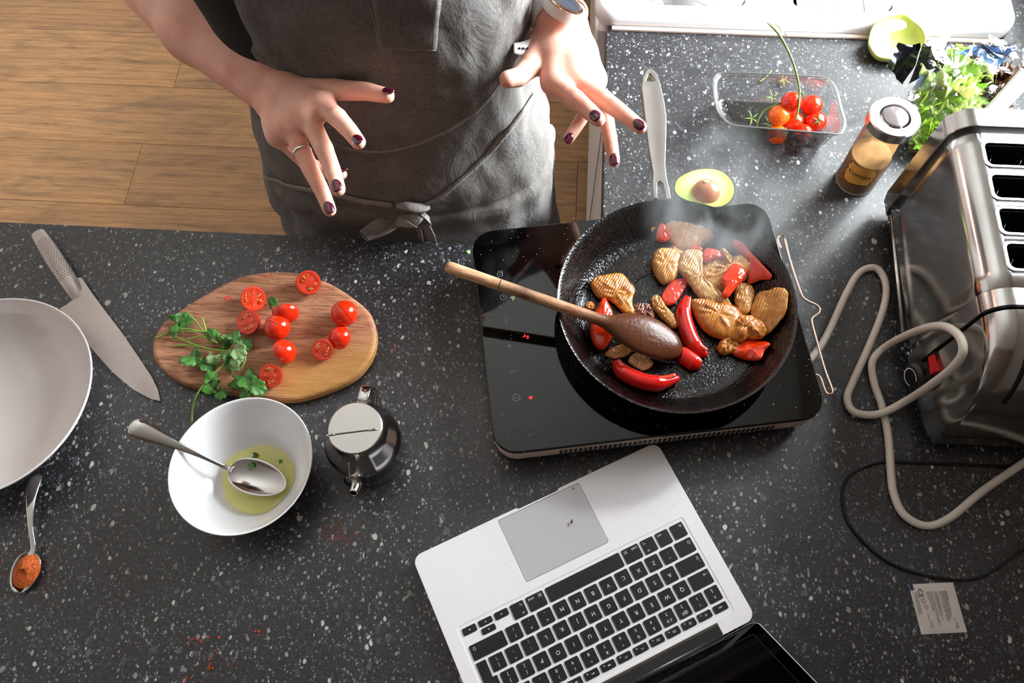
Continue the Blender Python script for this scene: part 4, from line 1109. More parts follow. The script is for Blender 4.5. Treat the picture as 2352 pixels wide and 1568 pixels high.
tom_dome(793, 725, R1*1.03, 'sliced whole cherry tomato, skin up, at the right end of the board', cutdir=-.75, name='sliced_tomato')
tom_dome(781, 774, R1*.92, 'cherry tomato half leaning skin up between the right-hand tomatoes', tilt=(-.35, -.25, .9))
tom_dome(652, 812, R1, 'cherry tomato half tipped on its cut edge, skin to the right, below the centre', tilt=(.75, .35, .55))
tom_dome(660, 722, R1*1.05, 'cherry tomato wedge with its skin facing the camera and a bit of leaf behind', tilt=(.25, -.85, .12), squash=.8)
# a leaf scrap and orange stain spots
lf = solid(clean(mk('leaf_scrap', *leaflet_mesh(P(629, 700, bt+.006), 2.0, .011, tilt=-.4, seed=9), M['leaf'])), .0004); tag(lf, 'scrap of green leaf beside the tomato wedge', 'leaf')
for x, y, s_, sd0 in ((523, 684, .0045, 1), (606, 634, .002, 2), (622, 630, .0016, 3)):
    cc_ = P(x, y, bt); n_ = 22; vs = [Vector((cc_.x, cc_.y, CZ+bt+.0006))]+[Vector((cc_.x+s_*(1+.25*math.sin(3*a+sd0))*math.cos(a), cc_.y+s_*(.8+.2*math.sin(2*a))*math.sin(a), CZ+bt+.0002)) for a in [2*math.pi*k/n_ for k in range(n_)]]
    tag(mk('juice_spot', vs, [(0, 1+k, 1+(k+1) % n_) for k in range(n_)], M['tom_gel']), ('orange spot of tomato juice on the left half of the board', 'small juice spot near the far edge of the board, left one', 'small juice spot near the far edge of the board, right one')[sd0-1], 'juice', kind='stuff')
# coriander
cor = root('coriander_sprigs', 'bunch of fresh coriander sprigs with long stems on the left of the board', 'herb', P(480, 810, bt))
Hh = bt
stems = [[(355, 776, .006), (392, 762, .007), (425, 755, .009), (470, 764, .009), (515, 778, .010)], [(428, 716, .010), (450, 738, .010), (470, 766, .010), (480, 780, .008)], [(465, 730, .012), (470, 748, .011), (476, 768, .009)],
         [(393, 770, .004), (430, 785, .006), (470, 799, .007), (520, 806, .008), (550, 800, .010)], [(402, 793, .003), (430, 793, .004), (455, 798, .006)], [(425, 762, .010), (470, 762, .012), (505, 768, .012)],
         [(563, 810, .011), (562, 830, .012), (553, 848, .010)], [(540, 812, .008), (500, 850, .007), (470, 880, .006), (450, 910, .001), (442, 940, -.010), (441, 968, -.014)], [(430, 780, .008), (462, 772, .010), (500, 788, .010)], [(545, 885, .006), (575, 875, .008)]]
for s in stems: tube('stem', [P(x, y, Hh+z) for x, y, z in s], [.0011]*len(s), M['stem'], cor, 6, sm=5)
leaves = [(405, 742, .55, .019, 'leaf', .3), (408, 765, 2.5, .013, 'leaf', .2), (447, 820, 3.9, .017, 'leaf', -.2), (470, 826, 5.3, .017, 'leaf', .2), (492, 818, 4.6, .013, 'leaf_pale', .5), (538, 800, -.6, .018, 'leaf_pale', -.3),
          (510, 788, .6, .015, 'leaf', .3), (556, 792, .4, .013, 'leaf', .3), (490, 775, 2.2, .013, 'leaf', .2), (530, 830, -1.3, .013, 'leaf', .4), (560, 862, -.9, .020, 'leaf', -.2), (580, 884, -.4, .017, 'leaf', .1), (548, 880, 3.0, .015, 'leaf', .3),
          (484, 872, 2.0, .013, 'leaf', .2), (488, 892, 3.4, .012, 'leaf', .1), (512, 898, 4.3, .012, 'leaf', .1), (540, 850, 1.9, .011, 'leaf_pale', .3), (520, 812, -1., .012, 'leaf', .3), (425, 748, 1.4, .011, 'leaf', .3), (458, 808, 4.2, .012, 'leaf', .2), (535, 780, 1.2, .012, 'leaf', .3), (500, 884, 2.8, .012, 'leaf', .2), (565, 896, -1.4, .012, 'leaf', .1), (545, 826, -2., .012, 'leaf_pale', .2)]
for i, (x, y, a, s, m_, tl) in enumerate(leaves):
    lp = solid(clean(mk('leaf', *leaflet_mesh(P(x, y, Hh+.007+.004*(i % 3)), a, s*1.05, tilt=tl, curl=.35, seed=i), M[m_], cor)), .0004)
    if m_ == 'leaf_pale': lp['label'] = 'pale underside of a leaf turned over'

# oil pourer
pr = P(866, 1056, 0)
lidc = P(808, 975, .098); 
pax = Vector((pr.x, pr.y, 0)); pc0 = Vector((lidc.x+.004, lidc.y-.003, CZ)) 
pc0 = Vector((pc0.x, pc0.y, CZ))
po = root('oil_pourer', 'small polished steel oil pourer with a flat hinged lid, right of the white bowl', 'pourer', pc0)
lathe('body', [(0, 0), (.041, 0), (.0425, .002), (.0425, .050), (.0445, .053), (.0435, .057), (.040, .064), (.033, .074), (.0275, .086), (.0285, .0925), (0, .0925)], pc0, M['steel'], po, 64)
lv, lf_ = [], []
lid = lathe('lid', [(0, .0925), (.0285, .0925), (.0298, .0935), (.0298, .0965), (.0288, .0975), (0, .0975)], pc0, M['steel_brushed'], po, 64)
d = (P(868, 985, .0975)-P(748, 1000, .0975)).normalized(); s_ = Vector((-d.y, d.x, 0))
hc = (P(868, 985, .0975)+P(748, 1000, .0975))/2; hc = Vector((hc.x, hc.y, CZ+.0978))
tube('hinge_line', [hc-d*.0265, hc-d*.018, hc+d*.018, hc+d*.0265], [.0008]*4, M['dark_steel'], lid, 8, sm=0)
for q in (-1, 1): tube('hinge_barrel', [hc+d*q*.0185, hc+d*q*.0275], .0014, M['steel'], lid, 8, sm=0)
sdir = (P(812, 1140, .05)-P(845, 1080, .05)); sdir.z = 0; sdir = (Vector((-.016, -.075, 0))).normalized()
sp0 = pc0+sdir*.033+Vector((0, 0, .040))
tipp = P(811, 1133, .060)
V_, F_ = tube_mesh(catmull([pc0+sdir*.036+Vector((0, 0, .030)), pc0+sdir*.045+Vector((0, 0, .040)), pc0.lerp(Vector((tipp.x, tipp.y, CZ)), .8)+Vector((0, 0, .053)), tipp], 6), [.0095-.0055*k/18 for k in range(19)], 16, caps=False)
spt = mk('spout', V_, F_, M['steel'], po); solid(spt, .0008, 1)
tube('spout_ridge', [pc0+sdir*.034+Vector((0, 0, .072)), pc0+sdir*.0435+Vector((0, 0, .056)), pc0+sdir*.045+Vector((0, 0, .043))], [.001, .0018, .002], M['steel'], po, 8)
hdv = (P(838, 905, .09)-Vector((pc0.x, pc0.y, CZ+.09))); hdv.z = 0; hdv.normalize()
hp = [pc0+hdv*.024+Vector((0, 0, .088)), pc0+hdv*.036+Vector((0, 0, .094)), pc0+hdv*.052+Vector((0, 0, .088)), pc0+hdv*.058+Vector((0, 0, .060)), pc0+hdv*.050+Vector((0, 0, .028)), pc0+hdv*.036+Vector((0, 0, .018))]
tube('handle', hp, [.0062]*6, M['steel'], po, 12, flat=.22, up=hdv.cross(Vector((0, 0, 1))).cross(Vector((0, 0, 1)))*0+Vector((hdv.x, hdv.y, .35)))

# ------------------------------------------------------------------ induction hob and pan
HT = .055
hc4 = [P(1078, 533, HT), P(1140, 1045, HT), P(1893, 958, HT), P(1768, 462, HT)]
hx = (hc4[2]-hc4[1]).normalized(); hx.z = 0; hx = hx.normalized(); hy = Vector((-hx.y, hx.x, 0)); hcn = (hc4[0]+hc4[1]+hc4[2]+hc4[3])/4
hw_ = ((hc4[2]-hc4[1]).length+(hc4[3]-hc4[0]).length)/4; hh_ = ((hc4[0]-hc4[1]).length+(hc4[3]-hc4[2]).length)/4
def HB(x, y, z): return Vector((hcn.x, hcn.y, CZ))+hx*x+hy*y+Vector((0, 0, z))
def hflat(name, pl, t_, z, mat, par, bev=0., holes=()):
    v, f = flat_mesh(pl, holes, t_, bev, z); v = [Vector((hcn.x, hcn.y, 0))+hx*p.x+hy*p.y+Vector((0, 0, CZ+p.z)) for p in v]
    return sharp(mk(name, v, f, mat, par), 40)
hob = root('induction_hob', 'portable black glass induction hob under the frying pan', 'hob', HB(0, 0, 0))
hflat('glass_top', rrect(-hw_, hw_, -hh_, hh_, .028, 8), .006, HT-.006, M['hobglass'], hob, .0015)
hflat('casing', rrect(-hw_+.002, hw_-.002, -hh_+.002, hh_-.002, .026, 8), .032, HT-.0385, M['beige'], hob, .006)
hflat('base', rrect(-hw_+.03, hw_-.03, -hh_+.03, hh_-.03, .02, 6), .012, .006, M['black'], hob)
for sx in (-1, 1):
    for sy in (-1, 1): lathe('foot', [(0, 0), (.010, 0), (.010, .0062), (0, .0062)], HB(sx*(hw_-.045), sy*(hh_-.045), 0), M['rubber'], hob, 16)
# vent slots along the near side
m0 = None
for k in range(46):
    x = -hw_+.075+k*.0058
    if x > hw_-.055: break
    if m0 is None:
        v = [HB(x+dx-0, -hh_+.0015-dy, HT-.030+dz) for dz in (0, .014) for dy in (0, .0012) for dx in (0, .0026)]
        m0 = mk('vent_slot', v, [(0, 1, 3, 2), (4, 6, 7, 5), (0, 4, 5, 1), (2, 3, 7, 6), (0, 2, 6, 4), (1, 5, 7, 3)], M['black'], hob, smooth=False); x0_ = x
    else:
        o = m0.copy(); COL.objects.link(o); o.location = hx*(x-x0_)
# printed touch symbols: thin raised print on the glass
def hmark(name, px, build, par, mat=M['hobprint']):
    c = P(px[0], px[1], HT); V, F = build
    # symbols read from the hob's left side: local up = +x of hob
    v = [Vector((c.x, c.y, CZ+HT+.00015))+hx*p.x+hy*p.y+Vector((0, 0, p.z)) for p in V]
    return mk(name, v, F, mat, par, smooth=False)
def ringm(r, w, a0=0, a1=360, n=28):
    V, F = [], []
    for k in range(n+1):
        a = math.radians(a0+(a1-a0)*k/n)
        for rr_ in (r-w/2, r+w/2): V.append(Vector((rr_*math.cos(a), rr_*math.sin(a), 0)))
    for k in range(n): F.append((2*k, 2*k+1, 2*k+3, 2*k+2))
    return V, F
def bar(x0, y0, x1, y1, w):
    a, b = Vector((x0, y0, 0)), Vector((x1, y1, 0)); s = (b-a).cross(Vector((0, 0, 1))).normalized()*w/2
    return [a-s, a+s, b+s, b-s], [(0, 1, 2, 3)]
gt = .0005
hmark('pan_symbol', (1148, 629), merge(bar(-.003, -.0035, .003, -.0035, gt), bar(.003, -.0035, .003, .0015, gt), bar(.003, .0015, -.003, .0015, gt), bar(-.003, .0015, -.003, -.0035, gt), bar(-.0012, -.0012, .0012, -.0012, gt), bar(.0035, -.002, .0035, .004, gt), bar(-.002, .0036, .0035, .004, gt)), hob)
hmark('timer_symbol', (1156, 682), merge(ringm(.0036, gt), bar(0, 0, 0, .0024, gt), bar(0, 0, .0018, 0, gt)), hob)
hmark('minus_symbol', (1162, 737), bar(0, -.0034, 0, .0034, gt), hob)
hmark('plus_symbol', (1170, 795), merge(bar(0, -.0036, 0, .0036, gt), bar(-.0036, 0, .0036, 0, gt)), hob)
hmark('pause_symbol', (1177, 853), merge(bar(-.0038, -.001, .0038, -.001, gt), bar(-.0038, .001, .0038, .001, gt)), hob)
hmark('power_symbol', (1186, 913), merge(ringm(.0040, gt), bar(-.0022, 0, .0022, 0, gt)), hob)
hmark('digit_display', (1208, 772), merge(bar(-.0032, 0, .0036, 0, .0011), bar(-.0014, 0, -.0014, .003, .0011), bar(.0022, 0, .0022, -.0028, .0011), bar(.0, -.0028, .0034, -.0028, .0011), bar(-.0032, .0, -.0032, -.0012, .0011)), hob, M['led'])
hmark('power_light', (1219, 913), ([Vector((.0022*math.cos(k), .0022*math.sin(k)*.9, 0)) for k in [i*.3927 for i in range(16)]], [tuple(range(16))]), hob, M['led'])
# two pale leaf scraps on the hob edge / worktop
for x, y, h, lb in ((1176, 686, HT, 'tiny pale green leaf scrap on the hob by the timer symbol'), (1074, 580, .0, 'tiny green leaf scrap on the worktop by the hob corner')):
    tag(solid(clean(mk('leaf_scrap', *leaflet_mesh(P(x, y, h+.001), .8, .0045, seed=int(x)), M['leaf_pale'])), .0003), lb, 'leaf')

# pan
RIMH = HT+.045; pr_ = (P(1284, 690, RIMH)-P(1835, 705, RIMH)).length/2
pcn = (P(1284, 690, RIMH)+P(1835, 705, RIMH)+P(1540, 455, RIMH)+P(1560, 937, RIMH))/4; pcn = Vector((pcn.x, pcn.y, CZ+HT))
pan = root('frying_pan', 'black seasoned frying pan with a long steel handle, full of frying food', 'pan', pcn)
k_ = pr_
lathe('body', [(0, .0005), (k_*.74, .0005), (k_*.79, .003), (k_*.99, .043), (k_*1.003, .045), (k_*1.0, .0465), (k_*.985, .0455), (k_*.965, .041), (k_*.86, .020), (k_*.795, .0085), (k_*.76, .0062), (k_*.72, .0058), (k_*.70, .0050), (k_*.68, .0055), (k_*.45, .0052), (k_*.44, .0046), (k_*.43, .0052), (0, .0046)], pcn, M['pan'], pan, 128)
PZ = HT+.0055
def pan_h(p):
    r_ = (Vector((p.x, p.y))-Vector((pcn.x, pcn.y))).length/k_
    return PZ+max(0, (r_-.77))*.185
def PP(px, py, lift=0.):
    """point on the pan's inside seen at a pixel"""
    h = PZ
    for _ in range(6): h = pan_h(P(px, py, h+lift))
    return P(px, py, h+lift)
# handle
A, B = (1518, 452), (1492, 165)
hz0, hz1 = HT+.045, .142
def hh(py): 
    f = (452-py)/(452-165); return hz0+(hz1-hz0)*min(1, max(0, f))**1.1
hl = [(1501, 458), (1499, 425), (1500, 400), (1495, 370), (1489, 330), (1483, 280), (1477, 235), (1473, 205), (1477, 180), (1487, 162), (1497, 161), (1508, 172), (1516, 195), (1524, 230), (1530, 270), (1529, 330), (1527, 380), (1530, 410), (1537, 440), (1540, 458), (1530, 460), (1526, 440), (1522, 425), (1515, 419), (1509, 424), (1508, 440), (1510, 458)]
ho = [P(x, y, hh(y)) for x, y in hl]
hole = [P(x, y, hh(y)) for x, y in ((1483, 188), (1489, 173), (1495, 172), (1502, 182), (1505, 188), (1494, 189))]
y_lo, y_hi = min(p.y for p in ho), max(p.y for p in ho)
def hzf(x, y): 
    f = min(1, max(0, (y-y_lo)/(y_hi-y_lo))); return (hz1-hz0)*f**1.1
HB_ = .0012
flat('handle', [p.xy for p in ho],   .011, CZ+hz0-.008, M['steel_brushed'], pan, holes=[[p.xy for p in hole]], bev=HB_, zf=hzf)
for x in (1506, 1534): mk('rivet', *ell(P(x, 463, HT+.040), .004, .004, .003, 12, 6), M['steel'], pan)

def cp(x, y): return (1270+x/3.015, 440+y/3.015)
def piece(name, pl, t_, mat, lift=0., seed=0, rough=.0016, flatp=.55, parent=None, hollow=0., fr=300, scale=1.):
    """food piece: a rounded body on a pan-side outline (picture points turned to places in the pan)"""
    pts = [PP(*cp(*q), t_*.35+lift) for q in pl]
    c0 = sum(pts, Vector())/len(pts); out = catmull(pts, 6, True); n = len(out)
    vs, fs = [], []; rings = 9
    for side in (1, -1):
        for i in range(rings+1):
            s = i/rings; 
            for p in out:
                d = (p-c0)*scale; rad = math.sin(s*math.pi/2)
                q = c0+d*rad
                hgt = t_*(math.cos(s*math.pi/2)**flatp)*.62 if side > 0 else -t_*.38*(math.cos(s*math.pi/2)**.6)
                z = q.z*0+c0.z+(p.z-c0.z)*rad+hgt
                if side > 0:
                    z += rough*nz((q.x*fr/60, q.y*fr/60, 0), 60, seed)*(1-s**6)*1.4+rough*.5*nz(q, 330, seed+3)-hollow*(1-s*s)
                vs.append(Vector((q.x+rough*.35*nz(q, 160, seed+1), q.y+rough*.35*nz(q, 160, seed+2), z)))
    for sd2 in (0, 1):
        o = sd2*(rings+1)*n
        for i in range(rings):
            for k in range(n): fs.append((o+i*n+k, o+(i+1)*n+k, o+(i+1)*n+(k+1) % n, o+i*n+(k+1) % n))
    o = clean(mk(name, vs, fs, mat, parent), 2e-6 if False else 1e-5); return o
G1 = 'pieces of fried chicken in the pan'; G2 = 'strips of red pepper in the pan'
def chicken(pl, t_, m_, label, lift=0., seed=0, **kw): return tag(piece('chicken_piece', pl, t_, M[m_], lift, seed, **kw), label, 'chicken', G1)
def pepper(pl, t_, m_, label, lift=0., seed=0, **kw): return tag(piece('pepper_piece', pl, t_, M[m_], lift, seed, rough=.0007, **kw), label, 'pepper', G2)
chicken([(760, 260), (800, 215), (850, 190), (930, 168), (1020, 165), (1090, 195), (1158, 262), (1110, 320), (1040, 375), (960, 405), (860, 395), (800, 330)], .012, 'chicken', 'broad pale chicken slice farthest back in the pan', seed=1)
chicken([(262, 655), (285, 600), (360, 580), (470, 570), (540, 640), (567, 680), (550, 760), (562, 850), (505, 850), (450, 800), (390, 755), (310, 735)], .011, 'chicken_br', 'browned chicken slice alone on the left side of the pan', seed=2, lift=.002)
chicken([(552, 790), (600, 775), (680, 785), (705, 850), (690, 885), (600, 870), (560, 860)], .007, 'chicken_dark', 'dark charred chicken slice lying between the browned slice and the spoon', seed=3)
chicken([(680, 745), (705, 722), (740, 735), (780, 800), (840, 865), (868, 935), (830, 945), (780, 905), (725, 850), (690, 800)], .011, 'chicken', 'narrow chicken strip just behind the wooden spoon', seed=4)
chicken([(682, 485), (705, 430), (745, 402), (830, 405), (880, 440), (875, 530), (845, 610), (765, 640), (715, 590), (690, 540)], .016, 'chicken', 'rounded chicken chunk left of the long chicken strip', seed=5)
chicken([(880, 470), (905, 418), (960, 405), (1025, 415), (1035, 480), (1032, 560), (1050, 640), (1110, 690), (1190, 745), (1235, 800), (1150, 785), (1040, 750), (985, 700), (950, 650), (905, 590), (862, 540)], .015, 'chicken_pale', 'long pale chicken strip bending down the middle of the pan', seed=6, lift=.004)
chicken([(1030, 530), (1090, 485), (1150, 470), (1230, 465), (1300, 445), (1375, 500), (1380, 560), (1330, 620), (1250, 650), (1160, 690), (1080, 650), (1035, 600)], .014, 'chicken_pale', 'ragged chicken chunk under the raised red pepper strip', seed=7, rough=.003)
chicken([(1158, 402), (1185, 398), (1215, 430), (1240, 480), (1225, 500), (1190, 470)], .010, 'chicken', 'small chicken finger in front of the broad back slice', seed=8, lift=.012)
chicken([(1262, 670), (1310, 635), (1365, 650), (1395, 705), (1372, 790), (1350, 850), (1290, 845), (1258, 760)], .012, 'chicken', 'curled chicken piece left of the big right-hand chicken slice', seed=9)
chicken([(1410, 715), (1480, 690), (1560, 668), (1620, 700), (1612, 830), (1560, 915), (1490, 985), (1430, 985), (1380, 905), (1365, 830)], .014, 'chicken', 'big chicken slice against the right wall of the pan', seed=10)
chicken([(945, 765), (1040, 750), (1150, 770), (1250, 800), (1310, 870), (1300, 955), (1220, 1020), (1120, 1008), (1040, 955), (980, 865)], .020, 'chicken_br', 'thick golden chicken chunk at the centre right of the pan', seed=11)
chicken([(1250, 880), (1340, 862), (1400, 885), (1470, 945), (1452, 1015), (1360, 1022), (1290, 1045), (1225, 1010), (1235, 935)], .017, 'chicken_br', 'shredded brown chicken lump right of the thick golden chunk', seed=12, lift=.004, rough=.0035)
chicken([(1140, 1065), (1185, 1015), (1245, 1015), (1292, 1068), (1262, 1110), (1190, 1132), (1148, 1105)], .012, 'chicken_br', 'small chicken lump beside the orange-red pepper square', seed=13, rough=.003)
chicken([(360, 1130), (400, 1090), (455, 1065), (510, 1055), (560, 1095), (500, 1140), (420, 1158)], .008, 'chicken', 'flat chicken piece half hidden by the wooden spoon', seed=14)
chicken([(520, 1165), (560, 1125), (610, 1115), (682, 1170), (688, 1205), (625, 1240), (545, 1200)], .009, 'chicken_pale', 'pale boiled-looking chicken chip above the near pepper crescent', seed=15)
chicken([(218, 795), (240, 768), (270, 765), (292, 800), (275, 825), (232, 818)], .007, 'chicken_br', 'chicken crumb beyond the spoon handle by the left pan wall', seed=16)
chicken([(675, 262), (688, 242), (712, 240), (718, 256), (695, 266), (690, 282)], .004, 'chicken', 'thin chicken shred left of the small red pepper square', seed=17, rough=.0008)
chicken([(815, 380), (850, 390), (910, 430), (880, 450), (840, 430), (815, 400)], .008, 'chicken', 'small chicken shred in front of the broad back slice', seed=18)
pepper([(350, 742), (385, 780), (412, 840), (420, 900), (412, 990), (375, 1070), (330, 1098), (285, 1062), (256, 970), (265, 900), (305, 810)], .017, 'pepper_or', 'upright orange-red pepper piece under the spoon handle on the left', seed=1, lift=.002)
pepper([(712, 330), (722, 262), (750, 222), (780, 240), (822, 265), (812, 325), (780, 350), (735, 345)], .012, 'pepper_or', 'small red pepper square at the left end of the back chicken slice', seed=2, hollow=.002)
pepper([(1243, 310), (1268, 290), (1310, 330), (1360, 415), (1440, 500), (1516, 598), (1440, 612), (1345, 645), (1385, 580), (1380, 520), (1310, 430), (1252, 375)], .012, 'pepper_in', 'forked red pepper piece leaning on the right pan wall', seed=3, lift=.004, hollow=.003)
pepper([(1030, 440), (1055, 402), (1110, 402), (1165, 425), (1170, 465), (1110, 470), (1062, 490), (1032, 470)], .010, 'pepper_in', 'flat red pepper piece between the back chicken slice and the ragged chunk', seed=4, lift=.010)
pepper([(945, 390), (975, 375), (1035, 395), (1030, 412), (985, 408), (950, 405)], .007, 'pepper_in', 'sliver of red pepper peeping out under the back chicken slice', seed=5, lift=.005)
pepper([(1160, 610), (1195, 560), (1240, 505), (1290, 512), (1338, 560), (1312, 620), (1268, 665), (1205, 740), (1165, 715), (1190, 672)], .010, 'pepper_or', 'bright red pepper strip standing on top of the ragged chicken', seed=6, lift=.018)
pepper([(750, 725), (785, 665), (830, 622), (880, 605), (925, 612), (922, 665), (880, 730), (842, 778), (792, 785), (758, 755)], .012, 'pepper_in', 'juicy red pepper piece below the rounded chicken chunk', seed=7, hollow=.003)
pepper([(1240, 1115), (1280, 1070), (1330, 1030), (1420, 1035), (1500, 1055), (1465, 1105), (1432, 1165), (1340, 1165), (1290, 1150)], .013, 'pepper_or', 'orange-red pepper square nearest the right front of the pan', seed=8, hollow=.003)
def strip(path, w, h, label, seed, lift=.0):
    """pepper strip: glossy skin outside, pale flesh edge inside"""
    pts = catmull([PP(*cp(*q), lift+h*.5) for q in path], 8); n = len(pts)
    ws = [w*(.35+.65*min(1, 4.2*min(i, n-1-i)/n)) for i in range(n)]
    o = mk('pepper_strip', *tube_mesh(pts, ws, 16, flat=h/w*.75, up=(0, 0, 1)), M['pepper'])
    tag(o, label, 'pepper', G2)
    inner = [p+Vector((0, 0, h*.50)) for p in pts]
    sd_ = [(pts[min(i+1, n-1)]-pts[max(i-1, 0)]).cross(Vector((0, 0, 1))).normalized() for i in range(n)]
    tube_pts = [p+s*(-w*.30)*seed for p, s in zip(inner, sd_)]
    mk('flesh', *tube_mesh(tube_pts[2:-2], [x*.42 for x in ws][2:-2], 10, flat=.42, up=(0, 0, 1)), M['pepper_in'], o); return o
strip([(928, 728), (910, 800), (905, 860), (925, 940), (955, 1020), (1000, 1090), (1068, 1135)], .0098, .014, 'long curved red pepper strip to the right of the spoon bowl', 1)
strip([(425, 1175), (470, 1235), (540, 1280), (640, 1318), (750, 1325), (872, 1290)], .0098, .014, 'red pepper crescent lying nearest the front of the pan', 1)
strip([(862, 1125), (905, 1135), (965, 1175), (1020, 1215)], .0105, .012, 'short dark red pepper strip poking out under the spoon tip', 1)
crumbs('fried_crumbs', [(*cp(270, 515), 5, 4, 8), (*cp(600, 320), 40, 16, 60), (*cp(560, 560), 45, 20, 50), (*cp(360, 420), 40, 40, 50), (*cp(870, 1200), 4, 3, 4), (*cp(995, 1425), 3, 2, 4), (*cp(1170, 1420), 30, 6, 12)], M['chicken_dark'], 'tiny browned crumbs stuck to the pan base', 'crumbs', .0004, .0011, h=PZ+.0002, seed=5)

# wooden spoon: handle from the worktop side over the rim, bowl turned over in the food
sA = P(1027, 612, .137); sN = P(1400, 742, .094); sT = P(1568, 806, .074)
sx_ = (sN-sA); L1 = sx_.length; dirn = sx_.normalized(); d2_ = (sT-sN).normalized(); L2 = (sT-sN).length
side = dirn.cross(Vector((0, 0, 1))).normalized(); upv = side.cross(dirn)
prof = [(-.002, .004, 1), (0, .0062, 1), (.003, .0072, 1), (.06, .0070, 1), (.12, .0068, 1), (.165, .0070, 1), (L1*.93, .0072, .95), (L1*.98, .0085, .85)]
vs, fs = [], []; K = 24; allr = []
for s, r_, fl_ in prof: allr.append((sA+dirn*s, r_, fl_))
for k in range(1, 15):
    u = k/14; w = .0085+.0165*math.sin(math.pi*min(1, u*.98+.02)**1.05)**.75
    if k == 14: w = .002
    if k == 13: w = .0135
    allr.append((sN.lerp(sT, u)+Vector((0, 0, .004*math.sin(math.pi*u))), w, .0085/max(w, .0085)*(.95 if k < 13 else .8)))
for i, (c_, r_, f_) in enumerate(allr):
    for k in range(K):
        a = 2*math.pi*k/K; vs.append(c_+side*(r_*math.cos(a))+upv*(r_*f_*math.sin(a)))
for i in range(len(allr)-1):
    for k in range(K): fs.append((i*K+k, i*K+(k+1) % K, (i+1)*K+(k+1) % K, (i+1)*K+k))
fs.append(tuple(range(K-1, -1, -1))); fs.append(tuple((len(allr)-1)*K+k for k in range(K)))
ws_ = mk('wooden_spoon', vs, fs, M['spoonwood'], local=sA)
md = ws_.modifiers.new('s', 'SUBSURF'); md.levels = 1; md.render_levels = 2
reorient(ws_, math.atan2(dirn.y, dirn.x)); tag(ws_, 'long wooden spoon, bowl stained dark, resting over the pan rim', 'spoon')
tube('notch', [sA+dirn*.063+side*(.0072*math.cos(a))+upv*(.0072*math.sin(a)) for a in [x*.35 for x in range(18)]], .00045, M['ink'], None, 6, closed=True, sm=0)
nt = bpy.data.objects['notch']; nt.data.transform(Matrix.Translation(nt.location-sA)); nt.data.transform(Matrix.Rotation(-ws_.rotation_euler.z, 4, 'Z')); nt.location = (0, 0, 0); nt.parent = ws_

# wire trivet sticking out beside the hob
tp = [(1795, 572), (1786, 552), (1790, 542), (1800, 543), (1815, 600), (1838, 668), (1850, 688), (1878, 702), (1883, 716), (1866, 730), (1866, 745), (1878, 790), (1895, 850), (1912, 895), (1908, 904), (1897, 900), (1884, 866), (1872, 860)]
tag(tube('wire_rack', [P(x, y, .022+.012*(i < 3)) for i, (x, y) in enumerate(tp)], .0016, M['rose'], None, 8, sm=4), 'bent metal wire rack sticking out beyond the right side of the hob', 'rack')
# hob cable (white) and thin black cable
cbp = [(1845, 840, .02), (1870, 815, .018), (1902, 765, .012), (1945, 672, .006), (1975, 625, .005), (2012, 616, .005), (2034, 650, .005), (2030, 705, .005), (1998, 790, .005), (1962, 870, .005), (1946, 915, .006), (1965, 947, .008), (2020, 950, .012), (2085, 918, .034), (2150, 875, .103), (2192, 840, .145), (2212, 805, .166), (2200, 768, .162), (2160, 748, .132), (2100, 762, .074), (2035, 795, .018), (2004, 830, .010), (2008, 880, .005), (2025, 930, .005), (2040, 1000, .005), (2046, 1080, .005), (2052, 1130, .005), (2075, 1180, .005), (2125, 1207, .005), (2180, 1190, .005), (2260, 1125, .006), (2352, 1062, .010), (2440, 1000, .010)]
tag(tube('hob_cable', [P(x, y, z) for x, y, z in cbp], .0046, M['cable'], None, 12, sm=6), 'thick white power cable looping from the hob past the toaster', 'cable')
bcp = [(2440, 1075, .004), (2250, 1068, .002), (2100, 1062, .002), (2020, 1062, .002), (1955, 1090, .002), (1936, 1130, .002), (1945, 1190, .002), (1985, 1245, .002), (2050, 1295, .002), (2150, 1325, .002), (2250, 1325, .002), (2352, 1260, .002), (2440, 1200, .002)]
tag(tube('thin_cable', [P(x, y, z) for x, y, z in bcp], .0017, M['rubber'], None, 8, sm=6), 'thin black cable curling on the dark worktop in front of the toaster', 'cable')

# ------------------------------------------------------------------ laptop
lth = 3.54518588+YAW
lU = Vector((math.cos(lth), math.sin(lth), 0)); lV = Vector((-lU.y, lU.x, 0)); lO = Matrix.Rotation(YAW, 3, 'Z') @ Vector((.148507, .132013, 0)); lO.z = CZ
def LP(u, v, z): return lO+lU*(u*.001)+lV*(v*.001)+Vector((0, 0, z*.001))
def lflat(name, pl, t_, z, mat, par, bev=0., holes=(), smooth=True):
    v, f = flat_mesh([(a*.001, b*.001) for a, b in pl], [[(a*.001, b*.001) for a, b in h] for h in holes], t_*.001, bev*.001, z*.001)
    v = [lO+lU*p.x+lV*p.y+Vector((0, 0, p.z)) for p in v]
    return sharp(mk(name, v, f, mat, par), 40)
lap = root('laptop', 'open silver laptop with black keys, turned towards the cook', 'laptop', LP(85, -10, 0))
U0, U1, V0, V1 = -72, 242, -121, 98
kb = rrect(-54.5, 226.5, -31, 81.5, 3)
notch = [(U0+10, V0)]
def body_outline():
    o = rrect(U0, U1, V0, V1, 11, 8)
    # thumb scoop on the front edge (v = V0)
    i = [k for k, p in enumerate(o) if abs(p[1]-V0) < .01]
    k = i[0]; out = o[:k+1]
    out += [(58, V0), (60, V0+1.6), (62, V0+2), (109, V0+2), (111, V0+1.6), (113, V0)]
    return out+o[k+1:]
tpd = rrect(34, 138, -117, -41.5, 3)
lflat('base', body_outline(), 13.5, 1.5, M['alu'], lap, bev=1.2)
lflat('palm_rest', body_outline(), 1.0, 14.6, M['alu'], lap, bev=.3, holes=[kb, tpd])
lflat('keyboard_well', rrect(-55, 227, -31.5, 82, 3), .2, 14.95, M['alu'], lap)
